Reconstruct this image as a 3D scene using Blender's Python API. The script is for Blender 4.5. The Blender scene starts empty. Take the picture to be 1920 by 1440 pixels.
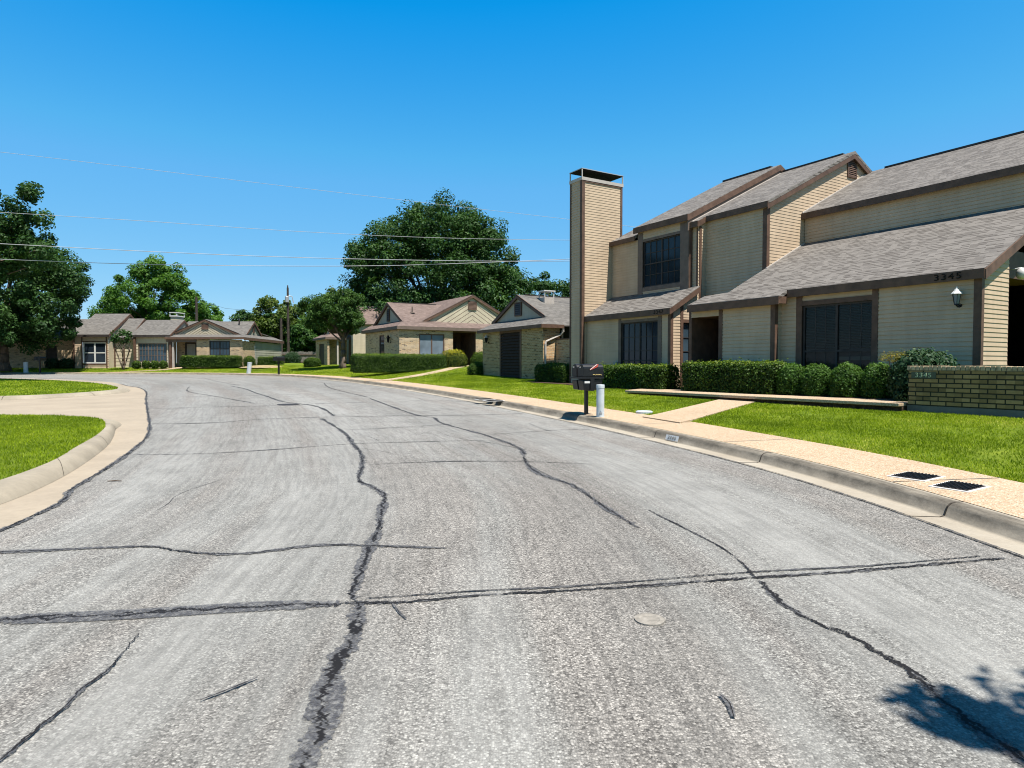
import bpy, math, random
import numpy as np
from mathutils import Vector, Matrix
from mathutils.geometry import tessellate_polygon

random.seed(7)
rng = np.random.default_rng(7)
SC = bpy.context.scene
COL = SC.collection

# ---------------------------------------------------------------- camera, sky, sun, exposure
cam_d = bpy.data.cameras.new('camera')
cam_d.sensor_width = 36.0
cam_d.lens = 36.0 * 1210.0 / 1920.0
cam_d.clip_start = 0.05
cam_d.clip_end = 3000.0
cam = bpy.data.objects.new('camera', cam_d)
COL.objects.link(cam)
cam.location = (0, 0, 1.5)
cam.rotation_euler = (math.radians(90 - 1.704), 0, 0)
SC.camera = cam

SUN_EL = math.radians(67)
sun_h = Vector((0.63, -0.775)).normalized()          # direction towards the sun, on the ground
SUN_DIR = Vector((sun_h.x * math.cos(SUN_EL), sun_h.y * math.cos(SUN_EL), math.sin(SUN_EL)))

world = bpy.data.worlds.new('World')
SC.world = world
world.use_nodes = True
wn = world.node_tree.nodes
wl = world.node_tree.links
wn.clear()
sky = wn.new('ShaderNodeTexSky')
sky.sky_type = 'NISHITA'
sky.sun_disc = False
sky.sun_elevation = SUN_EL
sky.sun_rotation = math.atan2(sun_h.x, sun_h.y)
sky.altitude = 0
sky.air_density = 1.0
sky.dust_density = 0.0
sky.ozone_density = 3.0
sep = wn.new('ShaderNodeSeparateColor')              # the deep, clean blue of a clear summer noon
cmb = wn.new('ShaderNodeCombineColor')
def chan(i, gain, lift, knee):
    m = wn.new('ShaderNodeMath'); m.operation = 'MULTIPLY_ADD'; m.use_clamp = False
    m.inputs[1].default_value = gain; m.inputs[2].default_value = lift
    x = wn.new('ShaderNodeMath'); x.operation = 'MAXIMUM'; x.inputs[1].default_value = 0.02
    sh = wn.new('ShaderNodeMath'); sh.operation = 'MULTIPLY_ADD'; sh.inputs[1].default_value = knee[0]; sh.inputs[2].default_value = knee[1]
    mn = wn.new('ShaderNodeMath'); mn.operation = 'MINIMUM'
    wl.new(sep.outputs[i], m.inputs[0]); wl.new(m.outputs[0], sh.inputs[0]); wl.new(m.outputs[0], mn.inputs[0]); wl.new(sh.outputs[0], mn.inputs[1])
    wl.new(mn.outputs[0], x.inputs[0]); wl.new(x.outputs[0], cmb.inputs[i])
chan(0, 0.88, -0.91, (0.46, 0.36)); chan(1, 0.885, 0.0, (0.36, 1.50)); chan(2, 0.30, 3.20, (0.35, 3.05))
bg = wn.new('ShaderNodeBackground')
bg.inputs['Strength'].default_value = 0.10
wo = wn.new('ShaderNodeOutputWorld')
wl.new(sky.outputs[0], sep.inputs[0])
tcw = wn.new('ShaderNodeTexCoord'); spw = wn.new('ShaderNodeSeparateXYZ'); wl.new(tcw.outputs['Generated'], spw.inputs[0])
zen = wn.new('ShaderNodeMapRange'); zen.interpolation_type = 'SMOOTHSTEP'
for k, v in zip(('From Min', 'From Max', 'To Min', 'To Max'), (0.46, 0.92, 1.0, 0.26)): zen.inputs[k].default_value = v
dk = wn.new('ShaderNodeVectorMath'); dk.operation = 'SCALE'          # unseen upper sky dimmed to cut blue fill in shadows
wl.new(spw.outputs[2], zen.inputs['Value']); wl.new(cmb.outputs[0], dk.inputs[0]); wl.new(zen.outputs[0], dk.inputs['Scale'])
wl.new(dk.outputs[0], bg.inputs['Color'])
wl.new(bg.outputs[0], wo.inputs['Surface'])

sun_d = bpy.data.lights.new('sun', 'SUN')
sun_d.energy = 5.0
sun_d.angle = math.radians(0.53)
sun_d.color = (1.0, 0.955, 0.89)
sun = bpy.data.objects.new('sun', sun_d)
COL.objects.link(sun)
sun.rotation_euler = SUN_DIR.to_track_quat('Z', 'Y').to_euler()

SC.view_settings.view_transform = 'Standard'
SC.view_settings.look = 'None'
SC.view_settings.exposure = 0.95
SC.view_settings.gamma = 1.0
SC.cycles.filter_width = 1.05
SC.cycles.max_bounces = 6
SC.cycles.transparent_max_bounces = 8

# ---------------------------------------------------------------- object helpers
def tag(o, label=None, cat=None, group=None, kind=None):
    if label: o['label'] = label
    if cat: o['category'] = cat
    if group: o['group'] = group
    if kind: o['kind'] = kind
    return o

def empty(name, loc, rz=0.0, label=None, cat=None, group=None, parent=None):
    o = bpy.data.objects.new(name, None)
    COL.objects.link(o)
    o.empty_display_size = 0.2
    o.location = loc
    o.rotation_euler = (0, 0, rz)
    if parent: o.parent = parent
    return tag(o, label, cat, group)

def kids(o):
    return [c for c in bpy.data.objects if c.parent is o]

def copy_tree(o, parent=None):
    c = o.copy()
    COL.objects.link(c)
    if parent: c.parent = parent
    for k in kids(o):
        copy_tree(k, c)
    return c

class MB:
    """collects polygons, then links them as ONE mesh object; UVs are metres along and up each face"""
    def __init__(self):
        self.v, self.f, self.uv = [], [], {}
    def poly(self, pts, uv=None):
        i = len(self.v)
        self.v += [tuple(p) for p in pts]
        if uv: self.uv[len(self.f)] = uv
        self.f.append(tuple(range(i, i + len(pts))))
    def box(self, x0, x1, y0, y1, z0, z1):
        p = [(x0,y0,z0),(x1,y0,z0),(x1,y1,z0),(x0,y1,z0),(x0,y0,z1),(x1,y0,z1),(x1,y1,z1),(x0,y1,z1)]
        self.hexa(p)
    def hexa(self, p):
        for q in ((3,2,1,0),(4,5,6,7),(0,1,5,4),(1,2,6,5),(2,3,7,6),(3,0,4,7)):
            self.poly([p[k] for k in q])
    def prism(self, top, vec):
        """top polygon swept by vec"""
        b = [tuple(a + d for a, d in zip(p, vec)) for p in top]
        self.poly(top); self.poly(b[::-1])
        n = len(top)
        for i in range(n):
            j = (i + 1) % n
            self.poly([top[j], top[i], b[i], b[j]])
    def tube(self, p0, p1, r0, r1=None, n=8, caps=True):
        r1 = r0 if r1 is None else r1
        p0, p1 = Vector(p0), Vector(p1)
        d = (p1 - p0).normalized()
        a = d.orthogonal().normalized()
        b = d.cross(a)
        A = [p0 + (a * math.cos(t) + b * math.sin(t)) * r0 for t in [2*math.pi*i/n for i in range(n)]]
        B = [p1 + (a * math.cos(t) + b * math.sin(t)) * r1 for t in [2*math.pi*i/n for i in range(n)]]
        for i in range(n):
            j = (i + 1) % n
            self.poly([A[i], A[j], B[j], B[i]])
        if caps:
            self.poly(A[::-1]); self.poly(B)
    def chain(self, pts, rads, n=8):
        for i in range(len(pts) - 1):
            self.tube(pts[i], pts[i+1], rads[i], rads[i+1], n)
    def lathe(self, prof, c=(0,0,0), n=16):
        rows = []
        for r, z in prof:
            rows.append([(c[0]+r*math.cos(2*math.pi*i/n), c[1]+r*math.sin(2*math.pi*i/n), c[2]+z) for i in range(n)])
        for k in range(len(rows)-1):
            for i in range(n):
                j = (i+1) % n
                self.poly([rows[k][i], rows[k][j], rows[k+1][j], rows[k+1][i]])
        self.poly(rows[0][::-1]); self.poly(rows[-1])
    def split(self, name, mat, parent=None):
        """links every separate board of this collection as an object of its own"""
        boxes = []                                  # (faces, lo, hi): touching faces gather into one piece
        for k, f in enumerate(self.f):
            lo = [min(self.v[i][a] for i in f) - 0.004 for a in range(3)]
            hi = [max(self.v[i][a] for i in f) + 0.004 for a in range(3)]
            hit = [p for p in boxes if all(p[1][a] <= hi[a] and p[2][a] >= lo[a] for a in range(3))]
            faces = [k]
            for p in hit:
                faces += p[0]; lo = [min(x, y) for x, y in zip(lo, p[1])]; hi = [max(x, y) for x, y in zip(hi, p[2])]
                boxes.remove(p)
            boxes.append((faces, lo, hi))
        out = []
        for faces, _, _ in boxes:
            m = MB()
            for k in sorted(faces): m.poly([self.v[i] for i in self.f[k]], self.uv.get(k))
            out.append(m.build(name, mat, parent))
        return out
    def build(self, name, mat, parent=None, smooth=False, bevel=0.0):
        me = bpy.data.meshes.new(name)
        me.from_pydata(self.v, [], self.f)
        uvl = me.uv_layers.new(name='UVMap')
        Z = Vector((0, 0, 1))
        data = np.zeros(len(me.loops) * 2, dtype=np.float32)
        for p in me.polygons:
            cu = self.uv.get(p.index)
            if cu:
                for k, li in enumerate(p.loop_indices):
                    data[2*li], data[2*li+1] = cu[k]
                continue
            n = p.normal
            t = Vector((1, 0, 0)) if abs(n.z) > 0.999 else Z.cross(n).normalized()
            b = n.cross(t)
            for li in p.loop_indices:
                co = me.vertices[me.loops[li].vertex_index].co
                data[2*li] = co.dot(t); data[2*li+1] = co.dot(b)
        uvl.data.foreach_set('uv', data)
        if mat: me.materials.append(mat)
        if smooth:
            me.polygons.foreach_set('use_smooth', [True] * len(me.polygons))
        o = bpy.data.objects.new(name, me)
        COL.objects.link(o)
        if parent: o.parent = parent
        if bevel:
            m = o.modifiers.new('bevel', 'BEVEL'); m.width = bevel; m.segments = 2; m.limit_method = 'ANGLE'
        if smooth or bevel:
            # weld so that smooth shading and bevels see shared edges
            w = o.modifiers.new('weld', 'WELD'); w.merge_threshold = 0.0004
            if bevel: o.modifiers.move(1, 0)
        return o

def np_mesh(name, verts, nper, mat, parent=None, tint=None):
    """verts (N*nper,3): N separate faces of nper corners each"""
    me = bpy.data.meshes.new(name)
    nv = len(verts); nf = nv // nper
    me.vertices.add(nv); me.vertices.foreach_set('co', np.ascontiguousarray(verts, dtype=np.float32).ravel())
    me.loops.add(nv); me.loops.foreach_set('vertex_index', np.arange(nv, dtype=np.int32))
    me.polygons.add(nf)
    me.polygons.foreach_set('loop_start', np.arange(0, nv, nper, dtype=np.int32))
    me.polygons.foreach_set('loop_total', np.full(nf, nper, dtype=np.int32))
    if tint is not None:
        a = me.attributes.new('tint', 'FLOAT', 'POINT')
        a.data.foreach_set('value', np.repeat(tint, nper).astype(np.float32))
    me.update(calc_edges=True)
    me.materials.append(mat)
    o = bpy.data.objects.new(name, me)
    COL.objects.link(o)
    if parent: o.parent = parent
    return o

# ---------------------------------------------------------------- materials
class NT:
    def __init__(self, name):
        self.m = bpy.data.materials.new(name)
        self.m.use_nodes = True
        self.t = self.m.node_tree
        self.n, self.l = self.t.nodes, self.t.links
        self.n.clear()
        self.out = self.n.new('ShaderNodeOutputMaterial')
    def node(self, typ, **kw):
        x = self.n.new(typ)
        for k, v in kw.items():
            if hasattr(x, k) and k not in x.inputs: setattr(x, k, v)
        return x
    def link(self, a, b): self.l.new(a, b)
    def coord(self, which='Object', scale=None):
        c = self.node('ShaderNodeTexCoord').outputs[which]
        if scale is None: return c
        mp = self.node('ShaderNodeMapping')
        mp.inputs['Scale'].default_value = scale if hasattr(scale, '__len__') else (scale,)*3
        self.link(c, mp.inputs['Vector'])
        return mp.outputs[0]
    def noise(self, vec, scale, detail=3, rough=0.55):
        x = self.node('ShaderNodeTexNoise')
        x.inputs['Scale'].default_value = scale
        x.inputs['Detail'].default_value = detail
        x.inputs['Roughness'].default_value = rough
        if vec is not None: self.link(vec, x.inputs['Vector'])
        return x.outputs['Fac']
    def ramp(self, fac, stops):
        r = self.node('ShaderNodeValToRGB')
        e = r.color_ramp.elements
        while len(e) > 1: e.remove(e[0])
        e[0].position = stops[0][0]; e[0].color = c4(stops[0][1])
        for p, c in stops[1:]:
            k = e.new(p); k.color = c4(c)
        self.link(fac, r.inputs[0])
        return r.outputs[0]
    def mix(self, fac, a, b, mode='MIX'):
        x = self.node('ShaderNodeMixRGB'); x.blend_type = mode
        for sock, val in ((x.inputs[0], fac), (x.inputs[1], a), (x.inputs[2], b)):
            if hasattr(val, 'is_output'): self.link(val, sock)
            elif isinstance(val, (int, float)): sock.default_value = val if sock.type == 'VALUE' else (val, val, val, 1)
            else: sock.default_value = c4(val)
        return x.outputs[0]
    def math(self, op, a, b=0.0, clamp=False):
        x = self.node('ShaderNodeMath'); x.operation = op; x.use_clamp = clamp
        for sock, val in ((x.inputs[0], a), (x.inputs[1], b)):
            if hasattr(val, 'is_output'): self.link(val, sock)
            else: sock.default_value = val
        return x.outputs[0]
    def bump(self, h, strength, dist):
        x = self.node('ShaderNodeBump')
        x.inputs['Strength'].default_value = strength
        x.inputs['Distance'].default_value = dist
        self.link(h, x.inputs['Height'])
        return x.outputs[0]
    def done(self, color, rough=0.8, spec=0.3, normal=None, metal=0.0, **kw):
        p = self.node('ShaderNodeBsdfPrincipled')
        if hasattr(color, 'is_output'): self.link(color, p.inputs['Base Color'])
        else: p.inputs['Base Color'].default_value = c4(color)
        if hasattr(rough, 'is_output'): self.link(rough, p.inputs['Roughness'])
        else: p.inputs['Roughness'].default_value = rough
        p.inputs['Specular IOR Level'].default_value = spec
        p.inputs['Metallic'].default_value = metal
        if normal is not None: self.link(normal, p.inputs['Normal'])
        self.link(p.outputs[0], self.out.inputs['Surface'])
        self.p = p
        return self.m

def c4(c):
    return (c, c, c, 1) if isinstance(c, (int, float)) else (tuple(c) + (1,))[:4]

def m_plain(name, col, rough=0.6, spec=0.4, var=0.18, scale=3.0, metal=0.0, bump=0.0):
    t = NT(name)
    o = t.coord('Object')
    n = t.noise(o, scale, 5)
    dark = tuple(x * (1 - var) for x in col); lite = tuple(min(1, x * (1 + var)) for x in col)
    c = t.ramp(n, [(0.3, dark), (0.7, lite)])
    nm = t.bump(t.noise(o, 60, 3), 0.3, bump) if bump else None
    return t.done(c, rough, spec, nm, metal)

def m_siding(name, col):
    t = NT(name)
    o = t.coord('Object')
    uv = t.coord('UV')
    n1 = t.noise(o, 0.9, 5, 0.6)                       # weathering in large soft patches
    mp = t.node('ShaderNodeMapping'); mp.inputs['Scale'].default_value = (0.6, 14, 1); t.link(uv, mp.inputs[0])
    n2 = t.noise(mp.outputs[0], 1.0, 3)                # board to board tone
    mp2 = t.node('ShaderNodeMapping'); mp2.inputs['Scale'].default_value = (5, 0.5, 1); t.link(uv, mp2.inputs[0])
    n3 = t.noise(mp2.outputs[0], 1.0, 4)               # faint vertical run marks
    c = t.ramp(n1, [(0.25, tuple(x*0.84 for x in col)), (0.75, tuple(x*1.08 for x in col))])
    c = t.mix(0.35, c, t.ramp(n2, [(0.3, 0.72), (0.7, 1.0)]), 'MULTIPLY')
    c = t.mix(0.30, c, t.ramp(n3, [(0.35, 0.70), (0.6, 1.0)]), 'MULTIPLY')
    return t.done(c, 0.75, 0.25)

def m_shingle(name, c1, c2, c3, row=0.14, tab=0.30):
    t = NT(name)
    uv = t.coord('UV')
    b = t.node('ShaderNodeTexBrick')
    b.offset = 0.37; b.offset_frequency = 2; b.squash = 1.0
    b.inputs['Scale'].default_value = 1.0
    b.inputs['Brick Width'].default_value = tab
    b.inputs['Row Height'].default_value = row
    b.inputs['Mortar Size'].default_value = 0.006
    b.inputs['Mortar Smooth'].default_value = 0.2
    b.inputs['Bias'].default_value = -0.1
    b.inputs['Color1'].default_value = c4(c1); b.inputs['Color2'].default_value = c4(c2)
    b.inputs['Mortar'].default_value = c4(tuple(x*0.55 for x in c2))
    t.link(uv, b.inputs['Vector'])
    sx = t.node('ShaderNodeSeparateXYZ'); t.link(uv, sx.inputs[0])
    rown = t.math('FLOOR', t.math('DIVIDE', sx.outputs[1], row))
    jog = t.node('ShaderNodeTexWhiteNoise'); jog.noise_dimensions = '1D'; t.link(rown, jog.inputs['W'])
    cell = t.math('FLOOR', t.math('ADD', t.math('DIVIDE', sx.outputs[0], tab*0.62), t.math('MULTIPLY', jog.outputs['Value'], 7.0)))
    cb = t.node('ShaderNodeCombineXYZ'); t.link(cell, cb.inputs[0]); t.link(rown, cb.inputs[1])
    v = t.node('ShaderNodeTexWhiteNoise'); v.noise_dimensions = '2D'; t.link(cb.outputs[0], v.inputs['Vector'])
    sep = t.node('ShaderNodeSeparateColor'); t.link(v.outputs['Color'], sep.inputs[0])
    saw = t.math('FRACT', t.math('DIVIDE', sx.outputs[1], row))
    # laminated tabs: the raised ones get a row shadow line painted along the course
    band = t.math('MULTIPLY', t.math('LESS_THAN', saw, 0.30), t.math('GREATER_THAN', sep.outputs[0], 0.45))
    tone = t.ramp(sep.outputs[1], [(0.0, c2), (0.5, c1), (1.0, tuple(x*1.12 for x in c1))])
    c = t.mix(t.math('MULTIPLY', band, 0.85), tone, c3)
    n = t.noise(t.coord('Object'), 0.35, 4)
    c = t.mix(0.35, c, t.ramp(n, [(0.3, 0.86), (0.7, 1.05)]), 'MULTIPLY')
    n2 = t.noise(t.coord('Object'), 90, 2)
    c = t.mix(0.45, c, t.ramp(n2, [(0.35, 0.75), (0.65, 1.1)]), 'MULTIPLY')
    # each course steps up at its lower edge
    h = t.math('ADD', t.math('MULTIPLY', t.math('SUBTRACT', 1.0, saw), 1.0), t.math('MULTIPLY', sep.outputs[1], 0.5))
    return t.done(c, 0.9, 0.15, t.bump(h, 0.9, 0.012))

def m_brick(name, c1, c2, dark, mortar, w=0.215, h=0.078, ms=0.010, darkness=0.80):
    t = NT(name)
    uv = t.coord('UV')
    b = t.node('ShaderNodeTexBrick')
    b.offset = 0.5
    b.inputs['Scale'].default_value = 1.0
    b.inputs['Brick Width'].default_value = w
    b.inputs['Row Height'].default_value = h
    b.inputs['Mortar Size'].default_value = ms
    b.inputs['Mortar Smooth'].default_value = 0.3
    b.inputs['Color1'].default_value = c4(c1); b.inputs['Color2'].default_value = c4(c2)
    b.inputs['Mortar'].default_value = c4(mortar)
    t.link(uv, b.inputs['Vector'])
    # odd burnt bricks: one random value for each brick cell
    sx = t.node('ShaderNodeSeparateXYZ'); t.link(uv, sx.inputs[0])
    row = t.math('FLOOR', t.math('DIVIDE', sx.outputs[1], h))
    half = t.math('MULTIPLY', t.math('MODULO', row, 2.0), 0.5)
    colm = t.math('FLOOR', t.math('ADD', t.math('DIVIDE', sx.outputs[0], w), half))
    cb = t.node('ShaderNodeCombineXYZ'); t.link(colm, cb.inputs[0]); t.link(row, cb.inputs[1])
    wn_ = t.node('ShaderNodeTexWhiteNoise'); wn_.noise_dimensions = '2D'; t.link(cb.outputs[0], wn_.inputs['Vector'])
    burnt = t.math('MULTIPLY', t.math('GREATER_THAN', wn_.outputs['Value'], 0.93), t.math('SUBTRACT', 1.0, b.outputs['Fac']))
    c = t.mix(t.math('MULTIPLY', burnt, darkness), b.outputs['Color'], dark)
    sp = t.node('ShaderNodeSeparateColor'); t.link(wn_.outputs['Color'], sp.inputs[0])
    tone = t.ramp(sp.outputs[1], [(0.0, 0.72), (1.0, 1.12)])
    c = t.mix(t.math('SUBTRACT', 1.0, b.outputs['Fac']), c, t.mix(1.0, c, tone, 'MULTIPLY'))
    n = t.noise(t.coord('Object'), 25, 4)
    c = t.mix(0.45, c, t.ramp(n, [(0.3, 0.7), (0.7, 1.1)]), 'MULTIPLY')
    hgt = t.math('SUBTRACT', 1.0, b.outputs['Fac'])
    return t.done(c, 0.9, 0.15, t.bump(hgt, 0.8, 0.008))

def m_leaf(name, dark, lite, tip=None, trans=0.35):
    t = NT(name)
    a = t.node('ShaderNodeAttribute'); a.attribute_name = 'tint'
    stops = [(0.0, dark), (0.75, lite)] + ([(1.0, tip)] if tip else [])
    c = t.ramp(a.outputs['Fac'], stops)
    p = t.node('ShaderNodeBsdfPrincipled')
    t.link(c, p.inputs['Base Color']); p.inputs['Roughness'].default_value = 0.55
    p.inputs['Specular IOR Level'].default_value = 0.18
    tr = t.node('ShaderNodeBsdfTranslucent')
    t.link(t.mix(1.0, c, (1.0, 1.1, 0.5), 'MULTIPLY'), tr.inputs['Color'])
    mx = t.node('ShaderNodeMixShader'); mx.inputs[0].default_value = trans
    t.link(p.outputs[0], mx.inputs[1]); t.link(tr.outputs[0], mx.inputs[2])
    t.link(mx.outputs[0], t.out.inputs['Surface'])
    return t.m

def m_asphalt():
    t = NT('asphalt')
    o = t.coord('Object'); uv = t.coord('UV')
    def uvn(sx, sy, loc=(0, 0, 0), det=4, rough=0.55):
        mp = t.node('ShaderNodeMapping'); mp.inputs['Scale'].default_value = (sx, sy, 1); mp.inputs['Location'].default_value = loc
        t.link(uv, mp.inputs[0]); return t.noise(mp.outputs[0], 1.0, det, rough)
    v = t.node('ShaderNodeTexVoronoi'); v.inputs['Scale'].default_value = 98; t.link(o, v.inputs['Vector'])
    sp = t.node('ShaderNodeSeparateColor'); t.link(v.outputs['Color'], sp.inputs[0])
    stone = t.ramp(sp.outputs[0], [(0.0, (0.075,0.071,0.064)), (0.25, (0.185,0.178,0.162)), (0.7, (0.270,0.261,0.237)), (1.0, (0.45,0.437,0.395))])
    pit = t.ramp(v.outputs['Distance'], [(0.30, 1.0), (0.75, 0.50)])
    coarse = t.mix(0.85, stone, pit, 'MULTIPLY')
    # ravelled lanes show a brownish, open stone; wheel paths are polished smooth and pale
    ravel = t.ramp(uvn(0.07, 1.15, (3, 1.7, 0), 3), [(0.47, 0.0), (0.60, 1.0)])
    coarse = t.mix(t.math('MULTIPLY', ravel, 0.45), coarse, t.mix(1.0, coarse, (0.88, 0.79, 0.75), 'MULTIPLY'))
    fine = t.mix(t.noise(o, 130, 2), (0.192,0.188,0.173), (0.288,0.282,0.259))
    fine = t.mix(0.6, fine, t.ramp(t.noise(o, 7, 4, 0.6), [(0.3, 0.80), (0.7, 1.10)]), 'MULTIPLY')
    smooth = t.ramp(uvn(0.06, 0.95, (0, 0, 0), 4, 0.6), [(0.42, 0.0), (0.58, 1.0)])
    c = t.mix(t.math('MULTIPLY', t.math('ADD', t.math('MULTIPLY', smooth, 0.60), 0.10), t.math('SUBTRACT', 1.0, t.math('MULTIPLY', ravel, 0.65))), coarse, fine)
    scr = t.ramp(uvn(0.9, 16, (5, 2, 0), 4, 0.65), [(0.38, 0.72), (0.56, 1.04)])          # scuffs drawn out along the road
    c = t.mix(0.65, c, scr, 'MULTIPLY')
    lane = t.ramp(uvn(0.05, 0.55, (9, 4, 0), 3), [(0.35, 0.88), (0.65, 1.12)])
    c = t.mix(0.9, c, lane, 'MULTIPLY')
    blot = t.ramp(t.noise(o, 1.6, 6, 0.7), [(0.32, 0.78), (0.52, 1.0), (0.75, 1.12)])
    c = t.mix(0.65, c, blot, 'MULTIPLY')
    drip = t.ramp(t.noise(o, 3.3, 3, 0.5), [(0.66, 0.0), (0.74, 1.0)])
    c = t.mix(t.math('MULTIPLY', drip, 0.22), c, (0.12,0.115,0.105))
    h = t.math('ADD', t.math('MULTIPLY', sp.outputs[1], 0.6), t.math('MULTIPLY', v.outputs['Distance'], -1.0))
    return t.done(c, 0.85, 0.25, t.bump(h, 0.5, 0.006))

def m_tar(name, cover, lines=3):
    """an old sealed crack: patches of tar worn grey, black hairlines wandering along it, bare road between"""
    t = NT(name)
    uv = t.coord('UV'); o = t.coord('Object')
    sx = t.node('ShaderNodeSeparateXYZ'); t.link(uv, sx.inputs[0])
    s_, v_ = sx.outputs[0], sx.outputs[1]
    def along(scale, seed, det=3, rough=0.6):
        x = t.node('ShaderNodeTexNoise'); x.noise_dimensions = '1D'
        x.inputs['Scale'].default_value = scale; x.inputs['Detail'].default_value = det; x.inputs['Roughness'].default_value = rough
        t.link(t.math('ADD', s_, seed), x.inputs['W']); return x.outputs['Fac']
    n = t.noise(o, 14, 5, 0.7); fine = t.noise(o, 85, 2)
    wob = t.math('MULTIPLY', t.math('SUBTRACT', along(1.3, 3.7), 0.5), 1.6)
    e = t.math('ABSOLUTE', t.math('SUBTRACT', v_, t.math('MULTIPLY', wob, 0.5)))
    e = t.math('ADD', e, t.math('MULTIPLY', t.math('SUBTRACT', n, 0.5), 2.6))
    e = t.math('ADD', e, t.math('MULTIPLY', t.math('SUBTRACT', along(0.9, 11.3), cover), 2.4))
    band = t.ramp(e, [(0.40, 1.0), (0.62, 0.0)])
    band = t.math('MULTIPLY', band, t.ramp(fine, [(0.30, 0.45), (0.58, 0.97)]))
    total = None
    for k in range(lines):
        f = t.math('MULTIPLY', t.math('SUBTRACT', along(2.6 + k*1.1, 17.0*k + 1.0, 6, 0.75), 0.5), 3.0)
        d = t.math('ABSOLUTE', t.math('SUBTRACT', v_, f))
        wd = t.math('MULTIPLY', t.ramp(along(3.0, 29.0*k + 5.0, 4), [(0.40, 0.0), (0.58, 1.0)]), 0.26)
        ln = t.math('MULTIPLY', t.math('SUBTRACT', wd, d), 9.0, True)
        total = ln if total is None else t.math('MAXIMUM', total, ln)
    inside = t.math('MAXIMUM', band, total)
    edge = t.ramp(t.math('ABSOLUTE', v_), [(0.80, 1.0), (0.96, 0.0)])
    edge = t.ramp(t.math('DIVIDE', t.math('ABSOLUTE', v_), 1.25), [(0.86, 1.0), (1.0, 0.0)])
    inside = t.math('MULTIPLY', inside, edge)
    tarc = t.ramp(t.noise(o, 40, 4), [(0.3, (0.045,0.045,0.050)), (0.50, (0.085,0.085,0.088)), (0.72, (0.20,0.195,0.183))])
    col = t.mix(total, tarc, (0.012, 0.011, 0.011))
    p = t.node('ShaderNodeBsdfPrincipled'); t.link(col, p.inputs['Base Color']); p.inputs['Roughness'].default_value = 0.75
    p.inputs['Specular IOR Level'].default_value = 0.15
    tr = t.node('ShaderNodeBsdfTransparent')
    mx = t.node('ShaderNodeMixShader')
    t.link(inside, mx.inputs[0]); t.link(tr.outputs[0], mx.inputs[1]); t.link(p.outputs[0], mx.inputs[2])
    t.link(mx.outputs[0], t.out.inputs['Surface'])
    return t.m

def m_concrete(name, col, stain=0.25, agg=0.0, aggscale=70):
    t = NT(name)
    o = t.coord('Object')
    c = t.ramp(t.noise(o, 0.8, 6, 0.65), [(0.3, tuple(x*(1-stain) for x in col)), (0.7, tuple(x*1.06 for x in col))])
    c = t.mix(0.4, c, t.ramp(t.noise(o, 14, 5, 0.7), [(0.3, 0.72), (0.65, 1.05)]), 'MULTIPLY')
    h = t.noise(o, 60, 3)
    if agg:
        v = t.node('ShaderNodeTexVoronoi'); v.inputs['Scale'].default_value = aggscale; t.link(o, v.inputs['Vector'])
        sp = t.node('ShaderNodeSeparateColor'); t.link(v.outputs['Color'], sp.inputs[0])
        peb = t.ramp(sp.outputs[0], [(0.0, (0.14,0.075,0.035)), (0.3, (0.33,0.20,0.10)), (0.65, (0.47,0.35,0.22)), (1.0, (0.60,0.55,0.45))])
        c = t.mix(agg, c, peb)
        h = v.outputs['Distance']
    return t.done(c, 0.9, 0.2, t.bump(h, 0.4, 0.005))

def m_curb():
    """concrete kerb, its face grimy with tyre and water stains, its top clean"""
    t = NT('curb_concrete')
    o = t.coord('Object'); uv = t.coord('UV')
    c = t.ramp(t.noise(o, 1.2, 6, 0.65), [(0.3, (0.27,0.23,0.175)), (0.7, (0.36,0.32,0.255))])
    sx = t.node('ShaderNodeSeparateXYZ'); t.link(uv, sx.inputs[0])
    band = t.ramp(sx.outputs[1], [(0.30, 0.0), (0.37, 1.0), (0.47, 1.0), (0.53, 0.0)])
    mp = t.node('ShaderNodeMapping'); mp.inputs['Scale'].default_value = (1.6, 9, 1); t.link(uv, mp.inputs[0])
    n = t.ramp(t.noise(mp.outputs[0], 1.0, 6, 0.7), [(0.32, 0.35), (0.58, 1.0)])
    grime = t.mix(t.noise(o, 18, 5, 0.7), (0.045,0.039,0.030), (0.17,0.148,0.116))
    c = t.mix(t.math('MULTIPLY', band, n), c, grime)
    c = t.mix(0.35, c, t.ramp(t.noise(o, 30, 4, 0.7), [(0.3, 0.65), (0.65, 1.05)]), 'MULTIPLY')
    return t.done(c, 0.9, 0.2, t.bump(t.noise(o, 40, 4), 0.4, 0.006))

def m_glass(name, col=(0.014,0.021,0.030), rough=0.06, spec=0.24):
    t = NT(name)
    n = t.noise(t.coord('Object'), 1.2, 2)
    return t.done(t.ramp(n, [(0.3, tuple(x*0.7 for x in col)), (0.7, tuple(x*1.3 for x in col))]), rough, spec, t.bump(n, 0.05, 0.02))

def m_clear_glass():
    t = NT('clear_glass')
    g = t.node('ShaderNodeBsdfGlossy'); g.inputs['Roughness'].default_value = 0.02
    tr = t.node('ShaderNodeBsdfTransparent'); tr.inputs[0].default_value = (0.62, 0.68, 0.68, 1)
    fr = t.node('ShaderNodeFresnel'); fr.inputs[0].default_value = 1.28
    mx = t.node('ShaderNodeMixShader')
    t.link(fr.outputs[0], mx.inputs[0]); t.link(tr.outputs[0], mx.inputs[1]); t.link(g.outputs[0], mx.inputs[2])
    t.link(mx.outputs[0], t.out.inputs['Surface'])
    return t.m

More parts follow.
